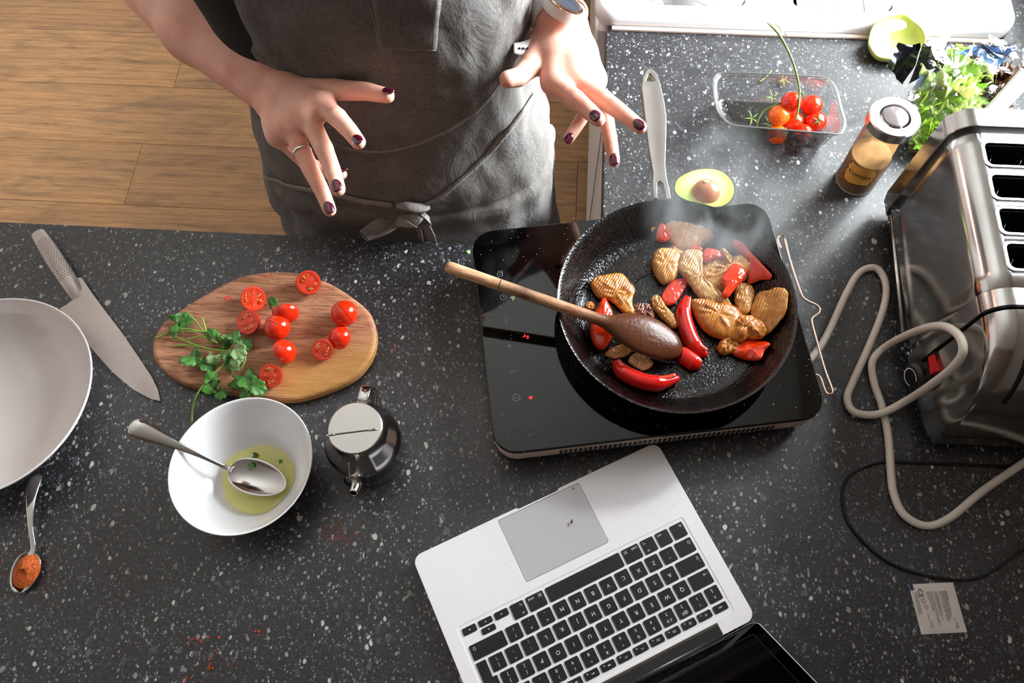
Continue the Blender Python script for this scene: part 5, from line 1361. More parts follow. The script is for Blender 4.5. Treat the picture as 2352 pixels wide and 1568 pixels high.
tpo = lflat('trackpad', rrect(34.35, 137.65, -116.65, -41.85, 2.8), .9, 14.62, M['alu2'], lap, bev=.2)
lflat('trackpad_gap', tpd, .1, 14.99, M['bezel_grey'], lap)
for a in (-50, 220):
    for b in (-105, 80): lathe('foot', [(0, 0), (.006, 0), (.006, .0016), (0, .0016)], LP(a, b, 0), M['rubber'], lap, 12)
p_ = 19.05
kcache = {}
def key(uc, v0, w, hgt, legends, vofs=0.):
    """uc: centre in key units from Z, v0 row in units; w,hgt in units; legends: (text, du, dv, size)"""
    kw, kh = w*p_-3.0, hgt*p_-3.0; cu_, cv = uc*p_, v0*p_+vofs
    o = lflat('key', rrect(cu_-kw/2, cu_+kw/2, cv-kh/2, cv+kh/2, 1.6, 4), 1.1, 15.3, M['key'], lap, bev=.35)
    if legends:
        V, F = [], []
        for tx, du, dv, sz in legends:
            if isinstance(tx, str): vf = text_mesh(tx, sz)
            else: vf = (tx[0], tx[1])
            v = [LP(cu_+du+q.x*(1 if isinstance(tx, str) else sz), cv+dv+q.y*(1 if isinstance(tx, str) else sz), 16.46) for q in vf[0]]
            k0 = len(V); V += v; F += [tuple(i+k0 for i in f) for f in vf[1]]
        mk('legend', V, F, M['legend'], o, smooth=False)
    return o
def pline(*segs, w=.09):
    parts = []
    for (x0, y0, x1, y1) in segs: parts.append(bar(x0, y0, x1, y1, w))
    return merge(*parts)
ARR = {'l': ([Vector((-.5, 0, 0)), Vector((.4, -.45, 0)), Vector((.4, .45, 0))], [(0, 1, 2)]), 'r': ([Vector((.5, 0, 0)), Vector((-.4, .45, 0)), Vector((-.4, -.45, 0))], [(0, 1, 2)]),
       'u': ([Vector((0, .5, 0)), Vector((-.45, -.4, 0)), Vector((.45, -.4, 0))], [(0, 1, 2)]), 'd': ([Vector((0, -.5, 0)), Vector((.45, .4, 0)), Vector((-.45, .4, 0))], [(0, 1, 2)])}
SHIFT = pline((0, 1, -1, 0), (0, 1, 1, 0), (-1, 0, -.45, 0), (1, 0, .45, 0), (-.45, 0, -.45, -.9), (.45, 0, .45, -.9), (-.45, -.9, .45, -.9), w=.16)
CAPS = merge(SHIFT, pline((-.45, -1.3, .45, -1.3), w=.16))
TAB = pline((-1.2, 0, .9, 0), (.9, 0, .4, .5), (.9, 0, .4, -.5), (1.1, .6, 1.1, -.6), w=.16)
OPT = pline((-1, .6, -.4, .6), (-.4, .6, .4, -.5), (.4, -.5, 1, -.5), (.2, .6, 1, .6), w=.16)
RET = pline((1, .7, 1, -.1), (1, -.1, -1, -.1), (-1, -.1, -.5, .4), (-1, -.1, -.5, -.6), w=.16)
_c = [ringm(.32, .14, n=12) for _ in range(4)]
CMD = merge(*[([p+Vector((x*.62, y*.62, 0)) for p in ringm(.3, .14, n=12)[0]], ringm(.3, .14, n=12)[1]) for x in (-1, 1) for y in (-1, 1)], pline((-.62, -.34, .62, -.34), (-.62, .34, .62, .34), (-.34, -.62, -.34, .62), (.34, -.62, .34, .62), w=.14))
SUNI = merge(ringm(.42, .16, n=16), *[bar(math.cos(a)*.65, math.sin(a)*.65, math.cos(a)*.95, math.sin(a)*.95, .15) for a in [k*math.pi/4 for k in range(8)]])
GRID = merge(*[([p+Vector((x*.7, y*.4, 0)) for p in ringm(.22, .12, n=8)[0]], ringm(.22, .12, n=8)[1]) for x in (-1, 0, 1) for y in (-1, 1)])
FFW = merge(([p+Vector((.4, 0, 0)) for p in ARR['r'][0]], ARR['r'][1]), ([p-Vector((.4, 0, 0)) for p in ARR['r'][0]], ARR['r'][1]))
RWD = merge(([p+Vector((.4, 0, 0)) for p in ARR['l'][0]], ARR['l'][1]), ([p-Vector((.4, 0, 0)) for p in ARR['l'][0]], ARR['l'][1]))
PLAY = merge(([p-Vector((.5, 0, 0)) for p in ARR['r'][0]], ARR['r'][1]), bar(.25, -.45, .25, .45, .16), bar(.6, -.45, .6, .45, .16))
BKL = merge(ringm(.4, .16, 0, 180, 10), *[bar(math.cos(a)*.65, math.sin(a)*.65, math.cos(a)*.95, math.sin(a)*.95, .15) for a in [math.pi*k/4 for k in range(5)]])
ra = -1.0
key(-2.25, ra, 1, 1, [('fn', -4.0, -4.4, 4)]); key(-1.25, ra, 1, 1, [('ctrl', 3.4, -4.6, 3.8)]); key(-.25, ra, 1, 1, [(OPT, 4.2, -4.4, 2.0), ('alt', 3.2, 4.8, 3)])
key(.875, ra, 1.25, 1, [('cmd', 5.0-9.8, -4.4, 4), (CMD, 6.4, -4.2, 1.9)][::1]); key(4.0, ra, 5, 1, None)
key(7.125, ra, 1.25, 1, [('cmd', 4.6, -4.4, 4), (CMD, -6.0, -4.2, 1.9)]); key(8.25, ra, 1, 1, [(OPT, -4.2, -4.4, 2.0), ('alt', -3.4, 4.8, 3)])
key(9.25, ra, 1, .56, [(ARR['l'], 0, 0, 2.)], -4.2); key(10.25, ra, 1, .50, [(ARR['d'], 0, 0, 2.)], -4.6); key(10.25, ra, 1, .50, [(ARR['u'], 0, 0, 2.)], 4.1); key(11.25, ra, 1, .56, [(ARR['r'], 0, 0, 2.)], -4.2)
key(-2.125, 0, 1.25, 1, [(SHIFT, -6.2, -3.2, 1.9)]); key(-1, 0, 1, 1, [('~', 0, 3.3, 5), ('`', 0, -3.8, 5)])
for i, ch in enumerate('ZXCVBNM'): key(i, 0, 1, 1, [(ch, 0, 0, 6)])
for i, (a, b) in enumerate((('<', ','), ('>', '.'), ('?', '/'))): key(7+i, 0, 1, 1, [(a, 0, 3.4, 5), (b, 0, -3.4, 5)])
key(10.625, 0, 2.25, 1, [(SHIFT, 15.0, -3.2, 1.9)])
key(-1.875, 1, 1.75, 1, [(CAPS, -11.0, -2.6, 1.9), ('.', -12, 2.6, 6)])
for i, ch in enumerate('ASDFGHJKL'): key(-.5+i, 1, 1, 1, [(ch, 0, 0, 6)])
for i, (a, b) in enumerate(((':', ';'), ('"', "'"), ('|', '\\'))): key(8.5+i, 1, 1, 1, [(a, 0, 3.4, 5), (b, 0, -3.4, 5)])
key(-2.0, 2, 1.5, 1, [(TAB, -7.6, -3.4, 2.1)])
for i, ch in enumerate('QWERTYUIOP'): key(-.75+i, 2, 1, 1, [(ch, 0, 0, 6)])
for i, (a, b) in enumerate((('{', '['), ('}', ']'))): key(9.25+i, 2, 1, 1, [(a, 0, 3.4, 4.6), (b, 0, -3.4, 4.6)])
# tall return key
ro = [(11.375*p_-.375*p_+1.5-0, 1*p_-8.0), (11.75*p_-1.5, 1*p_-8.0), (11.75*p_-1.5, 2*p_+8.0), (10.75*p_+1.5, 2*p_+8.0), (10.75*p_+1.5, 2*p_-8.0), (11.0*p_+1.5, 2*p_-8.0)]
rk_ = lflat('key', ro, 1.1, 15.3, M['key'], lap, bev=.35); v = [LP(11.2*p_+q.x*2, 2*p_+4+q.y*2, 16.46) for q in RET[0]]; mk('legend', v, RET[1], M['legend'], rk_, smooth=False)
for i, (a, b) in enumerate((('±', '§'), ('!', '1'), ('@€', '2'), ('£ #', '3'), ('$', '4'), ('%', '5'), ('^', '6'), ('&', '7'), ('*', '8'), ('(', '9'), (')', '0'), ('_', '-'), ('+', '='))):
    key(-2.25+i, 3, 1, 1, [(a, 0, 3.6, 4.4), (b, 0, -3.6, 4.8)])
key(11.0, 3, 1.5, 1, [(RET, 6, -3, 2)])
fk = ['esc']+['F%d' % i for i in range(1, 13)]+['']
ic = [None, SUNI, SUNI, GRID, GRID, BKL, BKL, RWD, PLAY, FFW, None, None, None, None]
for i, s in enumerate(fk):
    lg = [('esc', 0, 0, 3.6)] if i == 0 else ([(s, 4.3, -1.8, 2.2)] if s else [(ringm(.5, .15, n=12), 0, 0, 2.0)])
    if i and ic[i]: lg.append((ic[i], -1.5, 0, 1.9 if i != 1 else 1.5))
    key(-2.75+(i+.5)*14.5/14, 3.79, 14.5/14, .58, lg, .2)
# hinge and lid
lflat('hinge_cover', [(-31, 84.5), (202, 84.5), (202, 97.5), (-31, 97.5)], .8, 15.5, M['bezel_grey'], lap, bev=.2)
lflat('hinge_grille', [(-31, 84.2), (202, 84.2), (202, 87), (-31, 87)], .3, 16.25, M['dark_steel'], lap)
la = math.radians(48)
LN = lV*(-math.sin(la))+Vector((0, 0, math.cos(la)))
def lid_pts(pl, d0, d1):
    """lid plane: u across, w up along the lid; depth behind the glass"""
    v, f = flat_mesh([(a*.001, b*.001) for a, b in pl[0]], [[(a*.001, b*.001) for a, b in h] for h in pl[1]], (d1-d0)*.001, .0004, d0*.001)
    up_ = lV*math.cos(la)+Vector((0, 0, math.sin(la))); nn = lV*(-math.sin(la))+Vector((0, 0, math.cos(la)))
    return [LP(0, 99.5, 13)+lU*p.x+up_*p.y+nn*p.z for p in v], f
ld = sharp(mk('lid', *lid_pts((rrect(U0, U1, 0, 216, 9, 6), []), -6, -.9), M['alu'], lap), 40, LN)
sharp(mk('bezel_glass', *lid_pts((rrect(U0+1.2, U1-1.2, 1.2, 214.8, 8, 6), [rrect(U0+14, U1-14, 16, 198, .5, 1)]), -.88, 0), M['screen'], ld), 40, LN)
sharp(mk('display', *lid_pts((rrect(U0+14.1, U1-14.1, 16.1, 197.9, .5, 1), []), -.88, -.1), plain('dark_display', rgb(12, 12, 16), .06, spec=.7), ld), 40, LN)
tube('hinge_barrel', [LP(-30, 98, 12), LP(201, 98, 12)], .0045, M['bezel_grey'], lap, 14, sm=0)
tag(mk('red_crumb', *ell(P(1313, 1197, .0185), .0013, .0026, .0012, 8, 5), M['nail']), 'dark red crumb lying on the laptop trackpad', 'crumb')
tag(mk('red_crumb', *ell(P(1317, 1121, .0168), .0010, .0008, .0007, 8, 5), M['nail']), 'smaller dark red crumb at the corner of the laptop trackpad', 'crumb')
crumbs('laptop_specks', [(1450, 1180, 60, 60, 22), (1080, 1290, 60, 50, 8)], M['chicken_dark'], 'tiny dark specks scattered over the laptop palm rest', 'crumbs', .0002, .0005, h=.01562, seed=8)

# ------------------------------------------------------------------ sachet
sq = [P(2086, 1342, .0006), P(2184, 1338, .0006), P(2222, 1449, .0006), P(2116, 1457, .0006)]
sq = [P(2086, 1342, .0006), P(2188, 1337, .0006), P(2223, 1450, .0006), P(2116, 1457, .0006)]
sx1 = (sq[1]-sq[0]).normalized(); c0 = sum(sq, Vector())/4
sw, sh_ = (sq[1]-sq[0]).length/2, (sq[3]-sq[0]).length/2
sy1 = (sq[3]-sq[0]).normalized()
def SQ(a, b, z): return c0+sx1*(a*sw)+sy1*(b*sh_)+Vector((0, 0, z))
def sbox(name, a0, a1, b0, b1, z0, z1, mat, par):
    vs = [SQ(a, b, z) for z in (z0, z1) for a, b in ((a0, b0), (a1, b0), (a1, b1), (a0, b1))]
    return mk(name, vs, [(3, 2, 1, 0), (4, 5, 6, 7), (0, 1, 5, 4), (1, 2, 6, 5), (2, 3, 7, 6), (3, 0, 4, 7)], mat, par, smooth=False)
n = 14; vs, fs = [], []
for side in (0, 1):
    for i in range(n+1):
        for j in range(n+1):
            a, b = -1+2*i/n, -1+2*j/n; z = .0011*(1-a**6)*(1-b**6)+.0003*nz((a, b, 1), 3)
            vs.append(SQ(a, b, z if side else -.0004))
for side in (0, 1):
    for i in range(n):
        for j in range(n):
            o = side*(n+1)**2; fs.append((o+i*(n+1)+j, o+(i+1)*(n+1)+j, o+(i+1)*(n+1)+j+1, o+i*(n+1)+j+1))
for i in range(n):
    a = (n+1)**2
    for q0, q1 in ((i, i+1), (n*(n+1)+i, n*(n+1)+i+1)): fs.append((q0, q1, q1+a, q0+a))
    for q0, q1 in ((i*(n+1), (i+1)*(n+1)), (i*(n+1)+n, (i+1)*(n+1)+n)): fs.append((q0, q1, q1+a, q0+a))
sc_ = mk('sachet', vs, fs, M['paper'], smooth=False); tag(sc_, 'white foil wipe sachet with tiny grey print, alone at the lower right', 'sachet')
Zs = .0017
sbox('blue_corner', -1, -.84, -1, -.76, Zs-.0008, Zs-.0004, M['print_blue'], sc_)
tdir, tup = sy1, sx1            # text runs down the sachet, letters' tops to the right
def stext(name, s, a, b, size, mat):
    v = place2(text_mesh(s, size), SQ(a, b, Zs-.0002), tdir, tup); return mk(name, v[0], v[1], mat, sc_, smooth=False)
stext('print', 'CE', -.60, -.62, .0075, M['ink'])
v, f = ringm(.0020, .0005); mk('print', [SQ(-.545, -.30, Zs-.0002)+sx1*p.x+sy1*p.y for p in v], f, M['print_blue'], sc_, smooth=False)
v, f = merge(bar(-.0026, 0, 0, .0026, .0005), bar(0, .0026, .0026, 0, .0005), bar(.0026, 0, 0, -.0026, .0005), bar(0, -.0026, -.0026, 0, .0005), bar(-.0006, 0, .0008, 0, .0012)); mk('print', [SQ(-.50, -.06, Zs-.0002)+sx1*p.x+sy1*p.y for p in v], f, M['print_red'], sc_, smooth=False)
stext('print', '742', .62, .72, .0042, M['ink'])
rnd = random.Random(4); V, F = [], []
for a, b0, b1 in [(-.88, -.65, .25), (-.82, -.65, .15), (-.77, -.65, .2), (-.32, -.66, -.35), (-.26, -.66, .1), (-.20, -.66, .15), (-.14, -.66, .7), (-.08, -.66, .6), (.02, -.66, .3), (.08, -.66, .5), (.14, -.66, .25), (.26, -.66, .55), (.32, -.66, .6), (.37, -.66, .45), (.42, -.66, .5), (.47, -.66, .35), (.52, -.66, .25), (.57, -.66, -.3), (-.52, .22, .48), (-.50, .55, .8), (-.42, .50, .8), (.60, .40, .56)]:
    b = b0
    while b < b1:
        ln = rnd.uniform(.04, .13); 
        v = [SQ(a-.013, b, Zs-.0002), SQ(a+.013, b, Zs-.0002), SQ(a+.013, min(b+ln, b1), Zs-.0002), SQ(a-.013, min(b+ln, b1), Zs-.0002)]
        o = len(V); V += v; F.append((o, o+1, o+2, o+3)); b += ln+.03
mk('small_print', V, F, M['print_grey'], sc_, smooth=False)

# ------------------------------------------------------------------ toaster
TXL, TXR, TY0, TY1, TTOP = .446, .732, .400, .620, .203
def prof_x(inset=0., top=TTOP, r=.026, foot=.018, n=10):
    """cross-section in x-z: straight sides, rounded shoulders"""
    a, b = TXL+inset, TXR-inset; tp_ = top-inset; rr_ = r-inset*.4; o = [(a+.004, foot), (a, foot+.02)]
    lean = .004
    for k in range(n+1):
        t_ = math.pi*(1-.5*k/n); o.append((a+lean+rr_+rr_*math.cos(t_), tp_-rr_+rr_*math.sin(t_)))
    for k in range(n+1):
        t_ = math.pi/2*(1-k/n); o.append((b-lean-rr_+rr_*math.cos(t_), tp_-rr_+rr_*math.sin(t_)))
    o += [(b, foot+.02), (b-.004, foot)]; return o
def sweep_y(name, secs, mat, par, cap=True, sh=45):
    """secs: list of (y, profile)"""
    vs, fs = [], []; n = len(secs[0][1])
    for y, pr0 in secs: vs += [Vector((x, y, CZ+z)) for x, z in pr0]
    for i in range(len(secs)-1):
        for k in range(n): fs.append((i*n+k, i*n+(k+1) % n, (i+1)*n+(k+1) % n, (i+1)*n+k))
    if cap: fs += [tuple(range(n)), tuple((len(secs)-1)*n+k for k in reversed(range(n)))]
    return sharp(mk(name, vs, fs, mat, par), sh)
to = root('toaster', 'big polished steel toaster with slots across its top, at the right edge', 'toaster', ((TXL+TXR)/2, .46, CZ))
# top and side shell built as strips so that the bread slots are real openings
slots = [(.5645, .5945), (.5215, .5515), (.478, .508), (.4345, .4645)]; sx0, sx1_ = .478, .700
prf = prof_x(0); 
def shell():
    vs, fs = [], []; ys = sorted({TY0, TY1}|{y for s in slots for y in s}); 
    P0 = prf; flatk = [i for i in range(len(P0)-1) if abs(P0[i][1]-TTOP) < 1e-4 and abs(P0[i+1][1]-TTOP) < 1e-4]
    k0 = flatk[0]; xs = [P0[k0][0], sx0, sx1_, P0[k0+1][0]]
    full = P0[:k0+1]+[(sx0, TTOP), (sx1_, TTOP)]+P0[k0+1:]
    # make sure the straight top spans the slots
    n = len(full)
    for y in ys: vs.extend(Vector((x, y, CZ+z)) for x, z in full)
    for i in range(len(ys)-1):
        hole_ = any(abs(ys[i]-s[0]) < 1e-6 for s in slots)
        for k in range(n-1):
            if hole_ and k == k0+1: continue
            fs.append((i*n+k, i*n+k+1, (i+1)*n+k+1, (i+1)*n+k))
    return vs, fs
sx0 = TXL+.004+.026+.0005; sx1_ = TXR-.004-.026-.0005
sh_o = sharp(mk('shell', *shell(), M['chrome'], to), 30); solid(sh_o, .0012, -1)
for y0, y1 in slots:      # raised slot rims, dark wells and wires
    ol_ = rrect(sx0-.004, sx1_+.004, y0-.003, y1+.003, .008, 5); inn = rrect(sx0+.0002, sx1_-.0002, y0+.0005, y1-.0005, .006, 5)
    rm = flat('slot_rim', ol_, .0016, CZ+TTOP-.0004, M['chrome'], to, holes=[inn], bev=.0006)
    box('slot_well', sx0+.0005, sx1_-.0005, y0+.0005, y1-.0005, CZ+.06, CZ+.062, M['black'], rm)
    for s in (y0+.0008, y1-.002): box('well_wall', sx0, sx1_, s, s+.0012, CZ+.062, CZ+TTOP-.002, M['black'], rm)
    for k in range(7):
        x = sx0+.012+k*(sx1_-sx0-.024)/6; tube('guard_wire', [(x-.004, y0+.004, CZ+TTOP-.02), (x+.004, y1-.004, CZ+TTOP-.012)], .0008, M['dark_steel'], rm, 6, sm=0)
def band(name, y0, y1, grow, mat):
    return sweep_y(name, [(y0, prof_x(-grow*.3)), (y0+.0003, prof_x(-grow)), (y1-.0003, prof_x(-grow)), (y1, prof_x(-grow*.3))], mat, to)
band('end_band', TY1-.002, TY1+.022, .0016, M['chrome']); pass
band('end_band', TY0-.008, TY0+.012, .0016, M['chrome']); sweep_y('dark_gasket', [(TY0-.0092, prof_x(-.0004)), (TY0-.0081, prof_x(-.0004))], M['black'], to)
secs = []
for k in range(13):
    a = math.pi/2*k/12; y = TY0-.0115-.085*math.sin(a); g_ = (1-math.cos(a))
    secs.append((y, [(TXL+(TXR-TXL)*.5+(x-(TXL+TXR)/2)*(1-.10*g_), .018+(z-.018)*(1-.78*g_**1.1)) for x, z in prof_x(.001)]))
cap_ = sweep_y('end_cap', secs, M['chrome'], to)
bvc = BVHTree.FromPolygons([v.co+world_origin(cap_) for v in cap_.data.vertices], [tuple(p.vertices) for p in cap_.data.polygons])
box('base_tray', TXL+.012, TXR-.012, TY0-.07, TY1+.01, CZ+.006, CZ+.019, M['black'], to, bev=.003)
for x in (TXL+.03, TXR-.03):
    for y in (TY0-.04, TY1-.02): lathe('foot', [(0, 0), (.009, 0), (.009, .0065), (0, .0065)], (x, y, CZ), M['rubber'], to, 14)
# lever slots running down the rounded end
def on_cap(x, y, off=.0008):
    h = bvc.ray_cast(Vector((x, y, CZ+.5)), Vector((0, 0, -1))); return (h[0]+h[1].normalized()*off*(1 if h[1].z > 0 else -1)) if h[0] else None
for x in (.486, .522, .600, .680):
    pts = [on_cap(x+.0*k, TY0-.016-.070*k/14) for k in range(15)]; pts = [p for p in pts if p]
    tube('lever_slot', pts, .0024, M['rubber'], to, 8, flat=.5, sm=0, up=(0, 0, 1))
# controls on the left side of the near end
def side_pt(px, py):
    d_ = ray(px, py).normalized(); h = bvc.ray_cast(CAM, d_); 
    if h[0] is None: return None, None
    n_ = h[1] if h[1].dot(d_) < 0 else -h[1]; return h[0], n_
kp, kn_ = side_pt(2096, 872)
if kp is None: kp, kn_ = Vector((TXL, .375, CZ+.05)), Vector((-1, 0, 0))
kn_ = Vector((-1, -.25, .12)).normalized()
kb_ = lathe('dial', [(0, 0), (.017, 0), (.0168, .010), (.013, .014), (0, .0145)], kp, M['black'], to, 36, axis=kn_)
q_ = kn_.to_track_quat('Z', 'Y')
v, f = ringm(.0105, .0014, 40, 320, 24); mk('dial_mark', [kp+q_ @ Vector((p.x, p.y, .0150)) for p in v], f, M['legend'], kb_, smooth=False)
k2, n2 = side_pt(2100, 940)
if k2 is not None: lathe('small_dial', [(0, -.002), (.011, -.002), (.0105, .006), (0, .007)], k2, M['black'], to, 28, axis=Vector((-1, -.5, .1)).normalized())
s2, ns = side_pt(2149, 836)
if s2 is not None:
    qq = Vector((-1, -.15, .25)).normalized().to_track_quat('Z', 'Y').to_matrix()
    def rb(w, h_, d0, d1): 
        vs = [s2+qq @ Vector((x*w, y*h_, z)) for z in (d0, d1) for x, y in ((-1, -1), (1, -1), (1, 1), (-1, 1))]; return vs, [(3, 2, 1, 0), (4, 5, 6, 7), (0, 1, 5, 4), (1, 2, 6, 5), (2, 3, 7, 6), (3, 0, 4, 7)]
    hs = mk('switch_frame', *rb(.013, .0075, -.003, .0012), M['black'], to, smooth=False)
    vs = [s2+qq @ Vector(p) for p in ((-.0105, -.0050, .0012), (.0105, -.0050, .0012), (.0105, .0050, .0012), (-.0105, .0050, .0012), (-.0105, -.0050, .0025), (.0105, -.0050, .007), (.0105, .0050, .007), (-.0105, .0050, .0025))]
    mk('rocker', vs, [(3, 2, 1, 0), (4, 5, 6, 7), (0, 1, 5, 4), (1, 2, 6, 5), (2, 3, 7, 6), (3, 0, 4, 7)], M['red'], hs, smooth=False)
# crumb-tray rod on the left side and screws
tube('side_rod', [Vector((TXL-.005, .600, CZ+.045)), Vector((TXL-.005, .430, CZ+.030))], .0022, M['steel'], to, 8, sm=0)
for y, z in ((.604, .05), (.415, .05), (.415, .022), (.604, .022)): lathe('screw', [(0, -.001), (.0034, -.001), (.003, .0012), (0, .0016)], Vector((TXL+.001, y, CZ+z)), M['steel'], to, 14, axis=Vector((-1, 0, 0)))

# ------------------------------------------------------------------ spice jar
jc = P(1968, 402, .0); JH = .112; jr = .0235
jc = (P(1927, 388, .008)+P(2008, 428, .004))/2; jc.z = CZ
jr = .0272
M['jarwin'] = plain('smoky_lid_window', rgb(112, 104, 104), .12, coat=.6)
jl = P(2063, 258, .128); jt = (jl-Vector((jc.x, jc.y, CZ)))
jar = root('spice_jar', 'glass jar of brown ground spice with a steel-rimmed lid and amber label', 'jar', jc)
g_ = lathe('glass', [(0, .0), (jr-.002, .0), (jr, .002), (jr, .108), (jr-.003, .116), (jr-.005, .118), (jr-.005, .122)], jc, M['glass'], jar, 48, open_=False); 
lathe('glass_foot', [(0, .0006), (jr-.0008, .0006), (jr-.0006, .0036), (0, .0038)], jc, M['milky'], g_, 40)
lathe('ground_spice', [(0, .004), (jr-.0013, .004), (jr-.0013, .060), (jr*.5, .066), (0, .064)], jc, M['cumin'], jar, 40, wob=lambda a, i: 0)
lathe('lid', [(jr-.008, .118), (jr+.003, .118), (jr+.0045, .120), (jr+.0045, .132), (jr+.003, .134), (jr*.72, .134), (jr*.66, .132), (jr*.60, .120), (0, .118)], jc, M['steel_brushed'], jar, 56)
lathe('lid_window', [(jr*.60, .1335), (jr*.55, .1350), (jr*.3, .1362), (0, .1366)], jc, M['jarwin'], jar, 40, open_=False)
la_ = math.atan2(-jc.y+.0, -jc.x)+.05
vs, fs = [], []; n, m = 26, 14
def lab_out(s):      # ornate outline: half width as a share, by height
    return 1-.16*math.sin(s*math.pi*3)**2-.25*(abs(2*s-1))**6
for i in range(n+1):
    for j in range(m+1):
        s = j/m; q = (-1+2*i/n)*lab_out(s)*.80; a = la_+q; r_ = jr+.0004
        vs.append(Vector((jc.x+r_*math.cos(a), jc.y+r_*math.sin(a), CZ+.024+.036*s+.002*math.sin(q*4))))
for i in range(n):
    for j in range(m): fs.append((i*(m+1)+j, (i+1)*(m+1)+j, (i+1)*(m+1)+j+1, i*(m+1)+j+1))
lb = mk('label', vs, fs, M['label'], jar)
edge = [vs[i*(m+1)] for i in range(n+1)]+[vs[n*(m+1)+j] for j in range(m+1)]+[vs[i*(m+1)+m] for i in range(n, -1, -1)]+[vs[j] for j in range(m, -1, -1)]
tube('label_border', [Vector((jc.x, jc.y, p.z))+(p-Vector((jc.x, jc.y, p.z)))*1.01 for p in edge[::2]], .0004, M['ink'], lb, 5, closed=True, sm=0)
tv, tf = text_mesh('cumin', .0135); V = []
for p in tv:
    a = la_+p.x/(jr+.0008); V.append(Vector((jc.x+(jr+.0008)*math.cos(a), jc.y+(jr+.0008)*math.sin(a), CZ+.043+p.y)))
mk('lettering', V, tf, M['ink'], lb, smooth=False)

# ------------------------------------------------------------------ avocado half with stone
ac_ = P(1618, 432, .026); aa = math.radians(10)
def avo_outline(s=1.): 
    pts = [(1549, 425), (1556, 410), (1575, 398), (1600, 389), (1630, 387), (1660, 394), (1682, 415), (1688, 438), (1680, 460), (1662, 473), (1640, 476), (1600, 468), (1565, 455), (1550, 440)]
    o = [P(x, y, .026) for x, y in pts]; c = sum(o, Vector())/len(o); return [c+(p-c)*s for p in catmull(o, 4, True)], c
ao, c = avo_outline(); n = len(ao)
av = root('avocado_half', 'ripe avocado half, cut face up with its stone, behind the pan', 'avocado', Vector((c.x, c.y, CZ)))
vs, fs = [], []
for i in range(9):
    a = math.pi/2*i/8
    for p in ao: q = c+(p-c)*math.cos(a); vs.append(Vector((q.x, q.y, CZ+.026-.0255*math.sin(a))))
for i in range(8):
    for k in range(n): fs.append((i*n+k, i*n+(k+1) % n, (i+1)*n+(k+1) % n, (i+1)*n+k))
clean(mk('skin', vs, fs, M['avo_skin'], av))
vs, fs = [], []
for i in range(8):
    for p in ao: s = .975*i/7; q = c+(p-c)*s; vs.append(Vector((q.x, q.y, CZ+.0262+.0008*(1-s))))
for i in range(7):
    for k in range(n): fs.append((i*n+k, (i+1)*n+k, (i+1)*n+(k+1) % n, i*n+(k+1) % n))
fl_ = clean(mk('flesh', vs, fs, M['avo'], av))
sp_ = P(1624, 437, .030); mk('stone', *ell(Vector((sp_.x, sp_.y, CZ+.0255)), .0195, .0185, .0172, 28, 18), M['stone'], av)
mk('peeled_fleck', *ell(Vector((sp_.x-.003, sp_.y+.006, CZ+.0415)), .0050, .0034, .0012, 10, 5, rot=Matrix.Rotation(-.35, 3, 'X')), M['avo_shell'], av)
# scraped-out avocado skin
pts = [(2000, 85), (2006, 65), (2025, 50), (2050, 44), (2075, 46), (2105, 62), (2124, 85), (2122, 102), (2095, 118), (2060, 124), (2025, 118), (2005, 104)]
o = catmull([P(x, y, .024) for x, y in pts], 4, True); c = sum(o, Vector())/len(o); n = len(o); vs, fs = [], []
o = [p+Vector((0, 0, .010*((p.y-c.y)/.04)+.001*math.sin(i*.9))) for i, p in enumerate(o)]
for i in range(10):
    a = math.pi/2*i/9
    for p in o: q = c+(p-c)*math.cos(a)**.8 if i < 9 else c; vs.append(Vector((q.x, q.y, CZ+max(.001, .024-.0225*math.sin(a)+(p.z-c.z)*math.cos(a)))))
for i in range(9):
    for k in range(n): fs.append((i*n+k, i*n+(k+1) % n, (i+1)*n+(k+1) % n, (i+1)*n+k))
sk_ = clean(mk('avocado_shell', vs, fs, M['avo_shell'])); solid(sk_, .0022, 1); tag(sk_, 'hollow scraped-out avocado skin leaning by the sink edge', 'avocado')

# ------------------------------------------------------------------ punnet and vine tomatoes
ptz = .045
rim = [(1642, 200), (1645, 178), (1668, 169), (1760, 172), (1850, 176), (1890, 180), (1915, 200), (1928, 245), (1938, 285), (1925, 306), (1890, 305), (1790, 297), (1710, 290), (1680, 285), (1655, 262), (1645, 232)]
ro_ = catmull([P(x, y, ptz) for x, y in rim], 4, True); rc = sum(ro_, Vector())/len(ro_); n = len(ro_)
pun = root('tomato_punnet', 'clear plastic punnet tray with torn film, holding vine tomatoes', 'tray', Vector((rc.x, rc.y, CZ)))
vs, fs = [], []
levels = [(1.03, .0435), (1.03, .0455), (.985, .046), (.96, .043), (.88, .012), (.85, .003), (.80, .0012)]
for s, h in levels:
    for i, p in enumerate(ro_):
        q = rc+(p-rc)*s; rib = .0012*math.sin(i*2.2)*(1 if .01 < h < .04 else 0); vs.append(Vector((q.x, q.y, CZ+h))+(p-rc).normalized()*rib)
for i in range(len(levels)-1):
    for k in range(n): fs.append((i*n+k, i*n+(k+1) % n, (i+1)*n+(k+1) % n, (i+1)*n+k))
fs.append(tuple((len(levels)-1)*n+k for k in range(n)))
mk('tray', vs, fs, M['tray'], pun)
